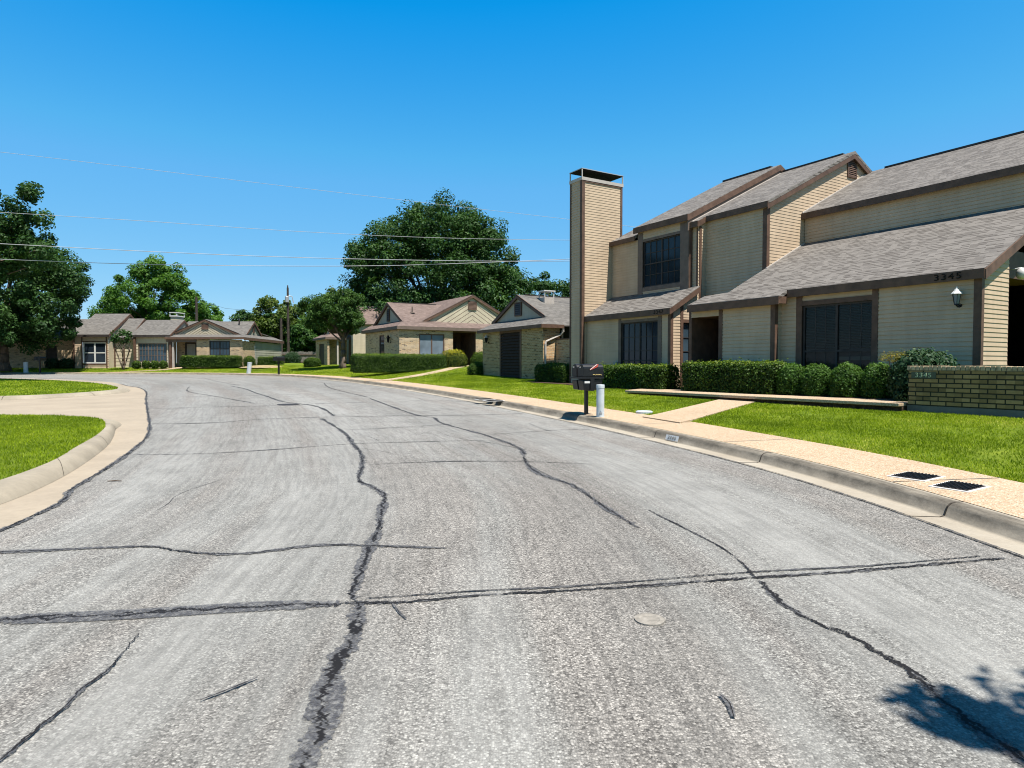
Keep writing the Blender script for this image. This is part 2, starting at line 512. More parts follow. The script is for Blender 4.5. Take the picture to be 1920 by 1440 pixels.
def m_lawn_soil():
    t = NT('lawn_turf')
    o = t.coord('Object')
    c = t.ramp(t.noise(o, 5, 6, 0.7), [(0.25, (0.058,0.085,0.008)), (0.5, (0.115,0.168,0.014)), (0.75, (0.19,0.24,0.025))])
    c = t.mix(0.5, c, t.ramp(t.noise(o, 0.6, 4), [(0.3, (0.62,0.70,0.55)), (0.7, (1.32,1.14,1.0))]), 'MULTIPLY')
    c = t.mix(0.45, c, t.ramp(t.noise(o, 60, 3), [(0.3, 0.45), (0.65, 1.15)]), 'MULTIPLY')
    return t.done(c, 0.9, 0.1, t.bump(t.noise(o, 50, 4), 0.8, 0.03))

def m_bark(name='bark', col=(0.11, 0.085, 0.065)):
    t = NT(name)
    mp = t.coord('Object', (9, 9, 1.6))
    n = t.noise(mp, 1.0, 5, 0.7)
    return t.done(t.ramp(n, [(0.3, tuple(x*0.45 for x in col)), (0.7, tuple(x*1.3 for x in col))]), 0.95, 0.1, t.bump(n, 0.8, 0.03))

M = {}
M['siding'] = m_siding('tan_siding', (0.49, 0.370, 0.252))
M['siding_pale'] = m_siding('pale_siding', (0.50, 0.43, 0.31))
M['siding_grey'] = m_siding('grey_siding', (0.33, 0.32, 0.255))
M['trim'] = m_plain('brown_trim', (0.098, 0.056, 0.037), 0.65, 0.3, 0.3, 4)
M['trim_lite'] = m_plain('taupe_trim', (0.125, 0.092, 0.072), 0.65, 0.3, 0.2, 4)
M['slat'] = m_plain('dark_slats', (0.040, 0.029, 0.023), 0.8, 0.08, 0.25, 6)
M['trim_dark'] = m_plain('dark_trim', (0.035, 0.028, 0.025), 0.6, 0.3, 0.3, 4)
M['roof'] = m_shingle('grey_shingle', (0.162,0.147,0.131), (0.120,0.108,0.096), (0.050,0.043,0.037), 0.14, 0.30)
M['roof_far'] = m_shingle('far_grey_shingle', (0.138,0.129,0.117), (0.112,0.104,0.095), (0.078,0.072,0.065), 0.14, 0.33)
M['roof_brown'] = m_shingle('brown_shingle', (0.165,0.122,0.104), (0.135,0.099,0.084), (0.09,0.066,0.056), 0.14, 0.33)
M['brick'] = m_brick('buff_brick', (0.50,0.355,0.205), (0.40,0.27,0.145), (0.06,0.04,0.028), (0.50,0.43,0.33))
M['brick_red'] = m_brick('orange_buff_brick', (0.42,0.24,0.11), (0.52,0.36,0.19), (0.13,0.07,0.04), (0.50,0.40,0.27))
M['brick_c'] = m_brick('dusky_buff_brick', (0.37,0.26,0.135), (0.28,0.185,0.09), (0.05,0.035,0.02), (0.40,0.34,0.215))
M['brick_wall'] = m_brick('mossy_brick', (0.36,0.235,0.105), (0.27,0.172,0.072), (0.10,0.075,0.035), (0.035,0.03,0.018), 0.295, 0.0935, 0.0135, 0.5)
M['brick_cap'] = m_plain('cap_brick', (0.38, 0.285, 0.18), 0.9, 0.15, 0.4, 12, bump=0.01)
M['concrete'] = m_concrete('drive_concrete', (0.315, 0.262, 0.195), 0.16)
M['curb'] = m_curb()
M['curb_clean'] = m_concrete('clean_curb', (0.315, 0.272, 0.205), 0.34)
M['walk'] = m_concrete('pebble_walk', (0.395, 0.300, 0.205), 0.25, 0.5, 80)
M['footing'] = m_concrete('footing_concrete', (0.17, 0.16, 0.14), 0.5)
M['crevice'] = m_plain('dirty_joint', (0.06, 0.05, 0.04), 0.95, 0.1, 0.4, 20)
M['asphalt'] = m_asphalt()
M['tar'] = m_tar('crack_tar', 0.56)
M['tar_worn'] = m_tar('worn_crack_tar', 0.42, 4)
M['tar_full'] = m_tar('thick_crack_tar', 0.84, 3)
M['lawn'] = m_lawn_soil()
M['soil'] = m_plain('bed_soil', (0.060, 0.040, 0.026), 0.95, 0.1, 0.6, 14, bump=0.03)
M['glass'] = m_glass('window_glass')
M['glass_blue'] = m_glass('screened_glass', (0.035, 0.058, 0.078), 0.25, 0.5)
M['glass_grey'] = m_glass('pale_screen_glass', (0.13, 0.16, 0.185), 0.35, 0.5)
M['clear'] = m_clear_glass()
M['black'] = m_plain('black_paint', (0.009, 0.009, 0.010), 0.4, 0.35, 0.3, 6)
M['void'] = m_plain('dark_interior', (0.012, 0.011, 0.010), 0.9, 0.1, 0.2, 2)
M['white'] = m_plain('white_paint', (0.55, 0.54, 0.51), 0.5, 0.4, 0.08, 3)
M['bluewhite'] = m_plain('pale_plastic', (0.43, 0.47, 0.48), 0.5, 0.35, 0.14, 5)
M['metal'] = m_plain('galvanised_metal', (0.40, 0.40, 0.40), 0.4, 0.5, 0.1, 6, metal=0.4)
M['flash'] = m_plain('flashing', (0.38, 0.34, 0.30), 0.6, 0.3, 0.1, 6)
M['blind'] = m_plain('blind_slats', (0.13, 0.12, 0.095), 0.6, 0.3, 0.1, 3)
M['door'] = m_plain('door_paint', (0.26, 0.255, 0.225), 0.5, 0.3, 0.1, 3)
M['fence'] = m_plain('weathered_wood', (0.17, 0.155, 0.135), 0.9, 0.1, 0.5, 6)
M['pole'] = m_plain('pole_wood', (0.055, 0.045, 0.038), 0.9, 0.1, 0.4, 8)
M['wire'] = m_plain('cable_jacket', (0.36, 0.36, 0.37), 0.45, 0.5, 0.05, 2)
M['gold'] = m_plain('gold_paint', (0.62, 0.46, 0.16), 0.5, 0.4, 0.1, 9)
M['red'] = m_plain('red_flag', (0.45, 0.06, 0.04), 0.5, 0.4, 0.1, 9)
M['tile'] = m_plain('green_tile', (0.025, 0.045, 0.018), 0.35, 0.5, 0.2, 20)
M['tile_digit'] = m_plain('pale_green_digit', (0.36, 0.42, 0.25), 0.35, 0.5, 0.15, 30)
M['bark'] = m_bark()
M['bark_grey'] = m_bark('grey_bark', (0.17, 0.15, 0.13))
M['grass'] = m_leaf('grass_blade', (0.115,0.175,0.004), (0.315,0.395,0.010), (0.48,0.47,0.08), 0.35)
M['leaf_deep'] = m_leaf('deep_green_leaf', (0.012,0.036,0.009), (0.046,0.104,0.024), (0.110,0.185,0.050), 0.30)
M['leaf_mid'] = m_leaf('mid_green_leaf', (0.012,0.038,0.007), (0.042,0.100,0.019), (0.085,0.155,0.034), 0.35)
M['leaf_street'] = m_leaf('street_leaf', (0.020,0.055,0.010), (0.070,0.140,0.028), (0.13,0.21,0.05), 0.35)
M['leaf_bright'] = m_leaf('bright_green_leaf', (0.030,0.085,0.012), (0.10,0.205,0.030), (0.18,0.29,0.07), 0.4)
M['leaf_core'] = m_plain('shaded_leaves', (0.012, 0.026, 0.006), 0.9, 0.1, 0.6, 14)  # dark solid core added inside shrubs to block light
M['leaf_olive'] = m_leaf('olive_leaf', (0.038,0.066,0.013), (0.098,0.145,0.028), (0.17,0.195,0.052), 0.35)
M['leaf_yellow'] = m_leaf('yellowing_leaf', (0.07,0.07,0.02), (0.16,0.15,0.05), (0.27,0.23,0.09), 0.4)
M['hedge'] = m_leaf('hedge_leaf', (0.016,0.040,0.005), (0.062,0.115,0.011), (0.16,0.205,0.022), 0.3)
M['hedge_gold'] = m_leaf('gold_hedge_leaf', (0.020,0.042,0.005), (0.11,0.135,0.012), (0.34,0.30,0.015), 0.3)
M['box'] = m_leaf('boxwood_leaf', (0.017,0.050,0.007), (0.062,0.135,0.016), (0.13,0.215,0.042), 0.3)
M['laurel'] = m_leaf('laurel_leaf', (0.008,0.030,0.010), (0.030,0.070,0.026), (0.095,0.14,0.07), 0.2)
M['nandina'] = m_leaf('nandina_leaf', (0.07,0.075,0.02), (0.20,0.19,0.04), (0.30,0.16,0.05), 0.35)

# ---------------------------------------------------------------- lie of the land
SLOPE = 0.0143
def street_z(y): return SLOPE * min(max(y, -40.0), 51.5)
def zg(x, y): return street_z(y)

def catmull(pts, step=0.5, closed=False):
    P = [Vector(p) for p in pts]
    out = []
    n = len(P)
    for i in range(n - 1):
        p0 = P[max(i-1, 0)]; p1 = P[i]; p2 = P[i+1]; p3 = P[min(i+2, n-1)]
        k = max(1, int((p2 - p1).length / step))
        for j in range(k):
            t = j / k
            out.append(0.5 * ((2*p1) + (p2-p0)*t + (2*p0-5*p1+4*p2-p3)*t*t + (3*p1-p0-3*p2+p3)*t**3))
    out.append(P[-1])
    return out

RC = catmull([(4.25,-30),(4.15,-8),(4.0,1.5),(3.80,4.9),(3.60,6.9),(3.17,9.0),(2.30,11.75),(1.32,14.46),(-1.0,20.08),(-3.8,26.2),(-6.93,32.2),
              (-10.4,38.2),(-14.6,43.9),(-19.2,48.0),(-24.5,50.5),(-31,51.5),(-42,51.7),(-60,51.2),(-95,50)], 0.5)
RC_N = []
for i in range(len(RC)):
    d = (RC[min(i+1, len(RC)-1)] - RC[max(i-1, 0)]).normalized()
    RC_N.append(Vector((d.y, -d.x)))             # outward: to the right of the way ahead
RC_S = [0.0]
for i in range(1, len(RC)): RC_S.append(RC_S[-1] + (RC[i] - RC[i-1]).length)
RC_NP = np.array([(p.x, p.y) for p in RC])
def off_pt(i, q): return RC[i] + RC_N[i] * q
def edge_dist(x, y): return float(np.sqrt(((RC_NP - np.array([x, y]))**2).sum(1)).min())
def at_s(s):
    i = int(np.searchsorted(RC_S, s)); return max(0, min(i, len(RC)-1))
def near_i(x, y): return int(((RC_NP - np.array([x, y]))**2).sum(1).argmin())

SW = 1.88                                        # back of the pavement
def rise_rate(y): return 0.040 + 0.055 * min(1.0, max(0.0, (y - 33.0) / 11.0))
def lawn_rise(q, y=0.0): return 0.125 + rise_rate(y) * max(0.0, min(q - SW, 6.0)) + 0.04 * max(0.0, min(q - SW - 6.0, 6.0))
def lawn_z(x, y): return street_z(y) + lawn_rise(edge_dist(x, y), y)

def loft(rows, name, mat, uvrows=None, smooth=True):
    """rows: list of polylines of (x,y,z) with equal counts"""
    b = MB()
    for k in range(len(rows) - 1):
        for i in range(len(rows[k]) - 1):
            uv = None
            if uvrows: uv = [uvrows[k][i], uvrows[k][i+1], uvrows[k+1][i+1], uvrows[k+1][i]]
            b.poly([rows[k][i], rows[k][i+1], rows[k+1][i+1], rows[k+1][i]], uv)
    return b.build(name, mat, smooth=smooth)

def sheet(name, pts, mat, z=None):
    b = MB()
    P = [Vector((p[0], p[1], 0)) for p in pts]
    for t in tessellate_polygon([P]):
        q = [P[i] for i in t]
        if (q[1]-q[0]).cross(q[2]-q[0]).z < 0: q = q[::-1]
        b.poly([(v.x, v.y, z(v.x, v.y)) for v in q])
    return b.build(name, mat)

# base ground out to the horizon
b = MB()
for i in range(24):
    for j in range(24):
        x0, x1 = -1200 + i*100, -1100 + i*100
        y0, y1 = -1200 + j*100, -1100 + j*100
        b.poly([(x0,y0,-0.9),(x1,y0,-0.9),(x1,y1,-0.9),(x0,y1,-0.9)])
tag(b.build('ground', M['lawn']), kind='structure')

# the road: rows of constant distance from its right edge
NI = len(RC)
qs = [0, -1, -2, -3, -4, -5, -6, -7, -8, -9, -10, -11.2]
rows = [[(*off_pt(i, q), street_z(off_pt(i, q).y)) for i in range(NI)] for q in qs]
uvr = [[(RC_S[i], -q) for i in range(NI)] for q in qs]
rows = rows[::-1]; uvr = uvr[::-1]
road = tag(loft(rows, 'road', M['asphalt'], uvr, smooth=False), kind='structure')

# gutter, kerb and pavement on the right
prof = [(-0.005, 0.003), (0.30, -0.012), (0.345, 0.0), (0.375, 0.085), (0.41, 0.115), (0.45, 0.125), (0.535, 0.126)]
rows = [[(*off_pt(i, q), street_z(RC[i].y) + dz) for i in range(NI)] for q, dz in prof]
uvr = [[(RC_S[i], q) for i in range(NI)] for q, dz in prof]
rows, uvr = rows[::-1], uvr[::-1]
curb = tag(loft(rows, 'curb', M['curb'], uvr), kind='structure')
b = MB(); s = 2.2
while s < RC_S[-1] - 30:
    i = at_s(s); d = (RC[i+1] - RC[i]).normalized() * 0.010
    P_ = [(off_pt(i, q + (-0.003 if 0.3 < q < 0.42 else 0)), street_z(RC[i].y) + dz + 0.003) for q, dz in prof]
    for (a, za), (c, zc) in zip(P_, P_[1:]):
        b.poly([(a.x-d.x, a.y-d.y, za), (a.x+d.x, a.y+d.y, za), (c.x+d.x, c.y+d.y, zc), (c.x-d.x, c.y-d.y, zc)])
    s += 3.05
b.build('joint', M['crevice'], curb)
b = MB()
joint = 0.0
for i in range(NI - 1):
    for q0, q1, h0, h1 in ((0.54, SW, 0.130, 0.136),):
        p = [off_pt(i, q0), off_pt(i+1, q0), off_pt(i+1, q1), off_pt(i, q1)]
        z = [street_z(RC[i].y)+h0, street_z(RC[i+1].y)+h0, street_z(RC[i+1].y)+h1, street_z(RC[i].y)+h1]
        v = [(p[k].x, p[k].y, z[k]) for k in range(4)]
        b.poly(v[::-1])
        b.poly([v[3], v[2], (v[2][0], v[2][1], v[2][2]-0.12), (v[3][0], v[3][1], v[3][2]-0.12)])
sw = tag(b.build('sidewalk', M['walk']), kind='structure')
b = MB()                                           # tooled joints across the pavement
s = 3.0
while s < RC_S[-1] - 20:
    i = at_s(s)
    a0, a1 = off_pt(i, 0.545), off_pt(i, SW - 0.005)
    d = (RC[i+1] - RC[i]).normalized() * 0.009
    zz = street_z(RC[i].y) + 0.1365
    b.poly([(a0.x-d.x, a0.y-d.y, zz-0.0025), (a1.x-d.x, a1.y-d.y, zz+0.0035), (a1.x+d.x, a1.y+d.y, zz+0.0035), (a0.x+d.x, a0.y+d.y, zz-0.0025)])
    s += 3.05
b.build('joint', M['footing'], sw)

# lawns outside the curve
qs = [SW + 0.025, SW + 0.06, 2.3, 3, 4, 5.2, 6.5, 8, 10, 12, 14, 20, 30, 45]
def lrow(q, i):
    p = off_pt(i, q)
    dz = -0.10 if q < SW + 0.03 else 0.0
    return (p.x, p.y, street_z(p.y) + lawn_rise(q, p.y) + dz)
rows = [[lrow(q, i) for i in range(NI)] for q in qs][::-1]
tag(loft(rows, 'lawn', M['lawn']), kind='structure')

# concrete on the left: gutter, driveway mouth and driveway
LC = catmull([(-4.2,-30),(-4.3,0),(-4.39,5.5),(-4.92,7.13),(-5.9,9.87),(-7.15,12.64),(-9.95,17.55),(-12.4,21.8),(-15.0,26.4),(-17.3,29.9),(-18.9,31.7),(-20.6,33.9),
              (-23.3,36.9),(-29.0,40.8),(-36,43.0),(-60,43.6),(-95,43)], 0.6)
pts = [(p.x, p.y) for p in LC] + [(-95, -30)]
tag(sheet('driveway', pts, M['concrete'], lambda x, y: street_z(y) + 0.006), kind='structure')

def island(name_c, bottom, top, hs, grass_extra, name_g):
    B = catmull([Vector((*p, h)) for p, h in zip(bottom, hs)], 0.4); T = []
    # same parameter for both lines
    B, T = [], []
    n = len(bottom)
    for i in range(n - 1):
        for j in range(4):
            t = j / 4
            def cm(P):
                p0, p1, p2, p3 = (Vector(P[max(i-1,0)]), Vector(P[i]), Vector(P[i+1]), Vector(P[min(i+2,n-1)]))
                return 0.5*((2*p1)+(p2-p0)*t+(2*p0-5*p1+4*p2-p3)*t*t+(3*p1-p0-3*p2+p3)*t**3)
            h = hs[i] + (hs[i+1]-hs[i])*t
            B.append((cm(bottom), h)); T.append((cm(top), h))
    B.append((Vector(bottom[-1]), hs[-1])); T.append((Vector(top[-1]), hs[-1]))
    rows = []
    for f, g in ((0, 0.004), (0.06, 0.22), (0.22, 0.62), (0.42, 0.90), (0.62, 1.0), (1.0, 1.0)):
        rows.append([((bb + (tt-bb)*f).x, (bb + (tt-bb)*f).y, street_z((bb + (tt-bb)*f).y) + 0.008 + g*h) for (bb, h), (tt, _) in zip(B, T)])
    cu = tag(loft(rows, name_c, M['curb_clean']), kind='structure')
    k = MB(); acc = 0.0; last = None
    for i in range(1, len(rows[0]) - 1):
        acc += (Vector(rows[0][i]) - Vector(rows[0][i-1])).length
        if acc < 2.6: continue
        acc = 0.0
        d = (Vector(rows[0][i+1]) - Vector(rows[0][i-1])).normalized() * 0.009
        for m in range(len(rows) - 1):
            a, c = Vector(rows[m][i]) + Vector((0, 0, 0.004)), Vector(rows[m+1][i]) + Vector((0, 0, 0.004))
            k.poly([a - d, a + d, c + d, c - d])
    if k.f: k.build('joint', M['crevice'], cu)
    G = [(t.x, t.y) for t, h in T] + grass_extra
    tag(sheet(name_g, G, M['lawn'], lambda x, y: street_z(y) + 0.125), kind='structure')
    return G

isl1 = island('island_curb',
    [(-4.95,-20),(-4.97,-4),(-5.0,1.5),(-5.02,4.2),(-5.10,6.2),(-5.42,7.58),(-6.0,9.1),(-6.72,10.7),(-7.45,12.05),(-8.0,13.0),(-8.35,13.75),(-8.65,14.2),(-9.3,14.72),(-10.5,15.05),(-12,15.2),(-30,16)],
    [(-5.38,-20),(-5.40,-4),(-5.42,1.5),(-5.45,4.4),(-5.56,6.6),(-5.93,8.21),(-6.52,9.6),(-7.12,11.0),(-7.72,12.2),(-8.18,12.95),(-8.55,13.5),(-8.92,13.95),(-9.5,14.42),(-10.5,14.75),(-12,14.95),(-30,15.8)],
    [.125,.125,.125,.125,.125,.125,.125,.125,.125,.12,.12,.10,.07,.05,.04,.04], [(-30,-20)], 'island_lawn')
isl2 = island('far_island_curb',
    [(-60,20.3),(-30,20.9),(-20,21.2),(-17.1,21.6),(-15.9,23.0),(-15.55,25.3),(-16.1,27.2),(-17.9,29.75),(-21.4,33.45),(-25.4,36.4),(-30.4,39.0),(-36,40.8),(-60,41.6)],
    [(-60,20.7),(-30,21.3),(-20,21.6),(-17.3,22.0),(-16.3,23.3),(-16.0,25.3),(-16.5,27.0),(-18.25,29.45),(-21.7,33.05),(-25.65,35.95),(-30.6,38.5),(-36.1,40.3),(-60,41.1)],
    [.12]*13, [], 'far_island_lawn')

# tar run into the cracks of the road
CR = {
 'main': (0.105, [(-0.74,1.9),(-0.77,2.32),(-0.78,2.58),(-0.81,2.77),(-0.86,3.13),(-0.84,3.32),(-0.9,3.74),(-0.95,3.9)]),
 'mainb': (0.078, [(-0.95,3.9),(-0.99,3.99),(-1.05,4.46),(-1.09,4.83),(-1.12,5.06),(-1.16,5.58),(-1.26,6.22),(-1.37,6.86),(-1.6,7.34),(-1.85,7.75),(-2.04,8.77),(-2.32,9.87),(-2.69,10.89),(-3.21,12.38),(-3.88,13.91),(-4.53,15.32)]),
 'm2': (0.09, [(-4.41,16.0),(-5.78,19.03),(-7.48,21.02),(-9.05,23.78),(-10.25,25.81),(-12,29),(-14,32)]),
 'r1': (0.075, [(1.64,4.25),(1.63,3.97),(1.66,3.72),(1.72,3.55),(1.81,3.38),(1.85,3.22),(1.88,3.07),(1.89,2.95),(1.87,2.79),(1.87,2.66),(1.89,2.36),(1.9,1.9)]),
 'r2': (0.075, [(-4.99,22.59),(-3.19,18.08),(-2.29,16.0),(-1.9,15.59),(-1.58,14.35),(-0.85,12.82),(-0.47,12.05),(0.11,10.45),(0.18,9.36),(0.22,8.77),(0.36,8.1),(0.67,7.49),(0.81,6.94),(0.87,6.54),(1.0,6.01),(1.11,5.58)]),
 'r3': (0.035, [(1.32,6.22),(1.49,5.58),(1.63,5.03),(1.66,4.6),(1.64,4.3)]),
 't1': (0.10, [(-4.5,3.3),(-3.6,3.5),(-3.07,3.6),(-2.48,3.66),(-2.05,3.72),(-1.59,3.8),(-1.03,3.86)]),
 't1b': (0.062, [(-1.03,3.86),(-0.65,3.88),(-0.2,3.99),(0.27,4.06),(0.83,4.15),(1.69,4.32),(2.37,4.44),(3.67,4.74)]),
 't1c': (0.03, [(-0.9,3.93),(-0.3,4.05),(0.5,4.17),(1.6,4.41),(2.5,4.55),(3.5,4.78)]),
 't2': (0.055, [(-4.4,4.8),(-4.04,4.85),(-3.35,4.96),(-2.84,5.02),(-2.58,4.92),(-2.25,4.83),(-1.95,4.86),(-1.52,5.06),(-1.01,5.03),(-0.5,4.98)]),
 't3': (0.045, [(-5.72,9.71),(-4.72,9.82),(-3.75,10.27),(-2.75,10.89),(-1.3,11.23),(-0.47,11.37)]),
 't4': (0.045, [(-1.97,8.81),(-0.98,9.08),(0.15,9.08),(1.1,8.85)]),
 't5': (0.055, [(-7.9,14.12),(-6.66,14.35),(-5.58,15.32),(-2.91,16.0),(-1.34,16.14),(0.3,16.6)]),
 't6': (0.045, [(-3.32,12.91),(-2.03,13.59),(-0.89,14.35)]),
 't7': (0.05, [(-0.4,12.21),(0.91,12.91),(1.6,13.1)]),
 't8': (0.06, [(-10.18,18.08),(-8.42,18.83),(-6.43,19.44),(-5.98,20.08),(-2.99,21.26),(-1.2,21.0)]),
 't9': (0.06, [(-12.5,23.0),(-9.5,24.2),(-7,25.6),(-4.2,26.4)]),
 't10': (0.06, [(-14.6,27.0),(-11,29.5),(-7.6,31.6)]),
 't11': (0.07, [(-18.5,33.0),(-15,36.2),(-11.5,39.0)]),
 'l1': (0.030, [(-1.86,1.9),(-1.89,2.34),(-1.9,2.54),(-1.9,2.7),(-1.93,2.87),(-1.92,3.02),(-2.01,3.43)]),
 'l2': (0.06, [(-15.5,31),(-13.45,26.8),(-10.73,23.45),(-8.05,20.17)]),
 'l3': (0.06, [(-10.2,35),(-8.32,29.6),(-5.18,23.17)]),
 'l4': (0.07, [(-20,42),(-17.5,38),(-13.5,32)]),
 'l5': (0.018, [(-0.72,3.85),(-0.66,3.72),(-0.60,3.62)]),
 'b1': (0.022, [(-1.35,2.75),(-1.25,2.86),(-1.18,2.95)]),
}
def ribbon(b, pts, w, z0=0.007, taper=True):
    L = catmull(pts, 0.06 if pts[0][1] < 8 else 0.2)
    n = len(L); s = random.uniform(0, 40)
    for i in range(n - 1):
        d = (L[i+1] - L[i]).normalized(); nn = Vector((-d.y, d.x))
        d2 = (L[min(i+2, n-1)] - L[i+1]).normalized() if i + 2 < n else d
        n2 = Vector((-d2.y, d2.x))
        if i == 0: pn = nn
        w0 = w * (min(1, 0.35 + i/6) if taper else 1); w1 = w * (min(1, 0.35 + (n-2-i)/6) if taper else 1)
        a, c = L[i] + pn*w0, L[i] - pn*w0
        e, f = L[i+1] + n2*w1, L[i+1] - n2*w1
        pn = n2
        ds = (L[i+1]-L[i]).length
        q = [(c.x,c.y,street_z(c.y)+z0),(f.x,f.y,street_z(f.y)+z0),(e.x,e.y,street_z(e.y)+z0),(a.x,a.y,street_z(a.y)+z0)]
        b.poly(q, [(s,-1.25),(s+ds,-1.25),(s+ds,1.25),(s,1.25)])
        s += ds
for k, (key, (w, pts)) in enumerate(CR.items()):
    b = MB(); ribbon(b, pts, w*(0.82 if key in ('t1','main') else 0.85), 0.0045 + 0.0003 * k)
    b.build('tar_seam', M['tar_full' if key in ('t1', 'b1', 'l5') else 'tar' if key in ('main', 'mainb', 't2', 't5', 't8', 'm2', 'r2') else 'tar_worn'], road)
hr = random.Random(11)
for k in range(26):                                   # fine unsealed cracks that wander off on their own
    y = 6.5 + 28*hr.random()**1.3; i = near_i(3.0 - 0.25*y, y); q = -hr.uniform(0.6, 8.0)
    P_ = off_pt(i, q); d = (RC[i+1] - RC[i]).normalized(); a = hr.choice((0, 0, 0.25, 1.45, 1.6, -0.3)) + hr.uniform(-0.2, 0.2)
    pts = [(P_.x, P_.y)]; L_ = hr.uniform(0.25, 0.55)*(0.6 + y*0.05)
    for _ in range(hr.randint(3, 7)):
        a += hr.uniform(-0.25, 0.25)
        v = Vector((d.x*math.cos(a) - d.y*math.sin(a), d.x*math.sin(a) + d.y*math.cos(a)))*L_
        pts.append((pts[-1][0] + v.x, pts[-1][1] + v.y))
    if all(edge_dist(*p) > 0.3 and p[0] > np.interp(p[1], [c.y for c in LC[:60]], [c.x for c in LC[:60]]) + 0.4 for p in pts):
        b = MB(); ribbon(b, pts, hr.uniform(0.010, 0.018)*(0.7 + y*0.035), 0.0032); b.build('crack', M['tar_worn'], road)
b = MB(); ribbon(b, [(p.x + 0.02, p.y) for p in LC if -2 < p.y < 34 and p.x > -21], 0.058, 0.0130, False); b.build('tar_seam', M['tar'], road)
b = MB(); ribbon(b, [(p.x - 0.02, p.y) for p in RC if -2 < p.y < 48], 0.024, 0.0135, False); b.build('tar_seam', M['tar'], road)
# ---------------------------------------------------------------- building helpers
class Pl:
    """a vertical wall plane: s runs along it, o stands out from it"""
    def __init__(self, ox, oy, dx, dy):
        self.o = (ox, oy); self.d = (dx, dy); self.nn = (dy, -dx)
    def pt(self, s, z, o=0.0):
        return (self.o[0] + self.d[0]*s + self.nn[0]*o, self.o[1] + self.d[1]*s + self.nn[1]*o, z)
    def box(self, b, s0, s1, z0, z1, o0, o1):
        b.hexa([self.pt(s0,z0,o1), self.pt(s1,z0,o1), self.pt(s1,z0,o0), self.pt(s0,z0,o0),
                self.pt(s0,z1,o1), self.pt(s1,z1,o1), self.pt(s1,z1,o0), self.pt(s0,z1,o0)])
    def quad(self, b, s0, s1, z0, z1, o=0.0):
        b.poly([self.pt(s0,z0,o), self.pt(s1,z0,o), self.pt(s1,z1,o), self.pt(s0,z1,o)])
    def slant(self, b, s0, z0, s1, z1, h, o0, o1):
        """a board whose upper edge runs from (s0,z0) to (s1,z1)"""
        b.hexa([self.pt(s0,z0-h,o1), self.pt(s1,z1-h,o1), self.pt(s1,z1-h,o0), self.pt(s0,z0-h,o0),
                self.pt(s0,z0,o1), self.pt(s1,z1,o1), self.pt(s1,z1,o0), self.pt(s0,z0,o0)])

def clip(poly, zc, keep_above):
    out = []
    for i in range(len(poly)):
        a, c = poly[i], poly[(i+1) % len(poly)]
        ia = (a[1] >= zc) if keep_above else (a[1] <= zc)
        ic = (c[1] >= zc) if keep_above else (c[1] <= zc)
        if ia: out.append(a)
        if ia != ic:
            t = (zc - a[1]) / (c[1] - a[1])
            out.append((a[0] + (c[0]-a[0])*t, zc))
    return out

def siding(b, pl, poly, exp=0.107, out=0.019):
    """lap boards: every course is a leaning face with a real lip below; poly convex in (s,z)"""
    zmin = min(p[1] for p in poly); zmax = max(p[1] for p in poly)
    k = math.floor(zmin / exp)
    while k * exp < zmax - 1e-4:
        z0, z1 = k*exp, (k+1)*exp
        q = clip(clip(poly, z0, True), z1, False)
        k += 1
        if len(q) < 3 or max(p[1] for p in q) - min(p[1] for p in q) < 1e-4: continue
        f = lambda z: 0.003 + out * (z1 - z) / exp
        b.poly([pl.pt(s, z, f(z)) for s, z in q])
        zl = min(p[1] for p in q)
        lo = sorted(p[0] for p in q if abs(p[1] - zl) < 1e-5)
        if len(lo) >= 2:
            b.poly([pl.pt(lo[0], zl, 0.0), pl.pt(lo[-1], zl, 0.0), pl.pt(lo[-1], zl, f(zl)), pl.pt(lo[0], zl, f(zl))])

def rects(s0, s1, z0, z1, holes):
    """rectangle less rectangular holes, as rectangles"""
    xs = sorted({s0, s1, *[max(s0, min(s1, h[k])) for h in holes for k in (0, 1)]})
    out = []
    for a, c in zip(xs, xs[1:]):
        if c - a < 1e-4: continue
        mid = (a + c) / 2
        cuts = sorted([(h[2], h[3]) for h in holes if h[0] < mid < h[1]])
        z = z0
        for lo, hi in cuts:
            if lo > z + 1e-4: out.append((a, c, z, lo))
            z = max(z, hi)
        if z < z1 - 1e-4: out.append((a, c, z, z1))
    return out

def sided_wall(name, parent, pl, s0, s1, z0, z1, holes=(), mat='siding', exp=0.107, out=0.019):
    b = MB()
    for a, c, lo, hi in rects(s0, s1, z0, z1, holes):
        siding(b, pl, [(a,lo),(c,lo),(c,hi),(a,hi)], exp, out)
    return b.build(name, M[mat], parent)

def flat_wall(b, pl, s0, s1, z0, z1, holes=(), o=0.0, reveal=0.10):
    for a, c, lo, hi in rects(s0, s1, z0, z1, holes):
        pl.quad(b, a, c, lo, hi, o)
    for h in holes:
        a, c, lo, hi = h
        b.poly([pl.pt(a,lo,o), pl.pt(a,hi,o), pl.pt(a,hi,o-reveal), pl.pt(a,lo,o-reveal)])
        b.poly([pl.pt(c,hi,o), pl.pt(c,lo,o), pl.pt(c,lo,o-reveal), pl.pt(c,hi,o-reveal)])
        b.poly([pl.pt(a,hi,o), pl.pt(c,hi,o), pl.pt(c,hi,o-reveal), pl.pt(a,hi,o-reveal)])
        b.poly([pl.pt(c,lo,o), pl.pt(a,lo,o), pl.pt(a,lo,o-reveal), pl.pt(c,lo,o-reveal)])

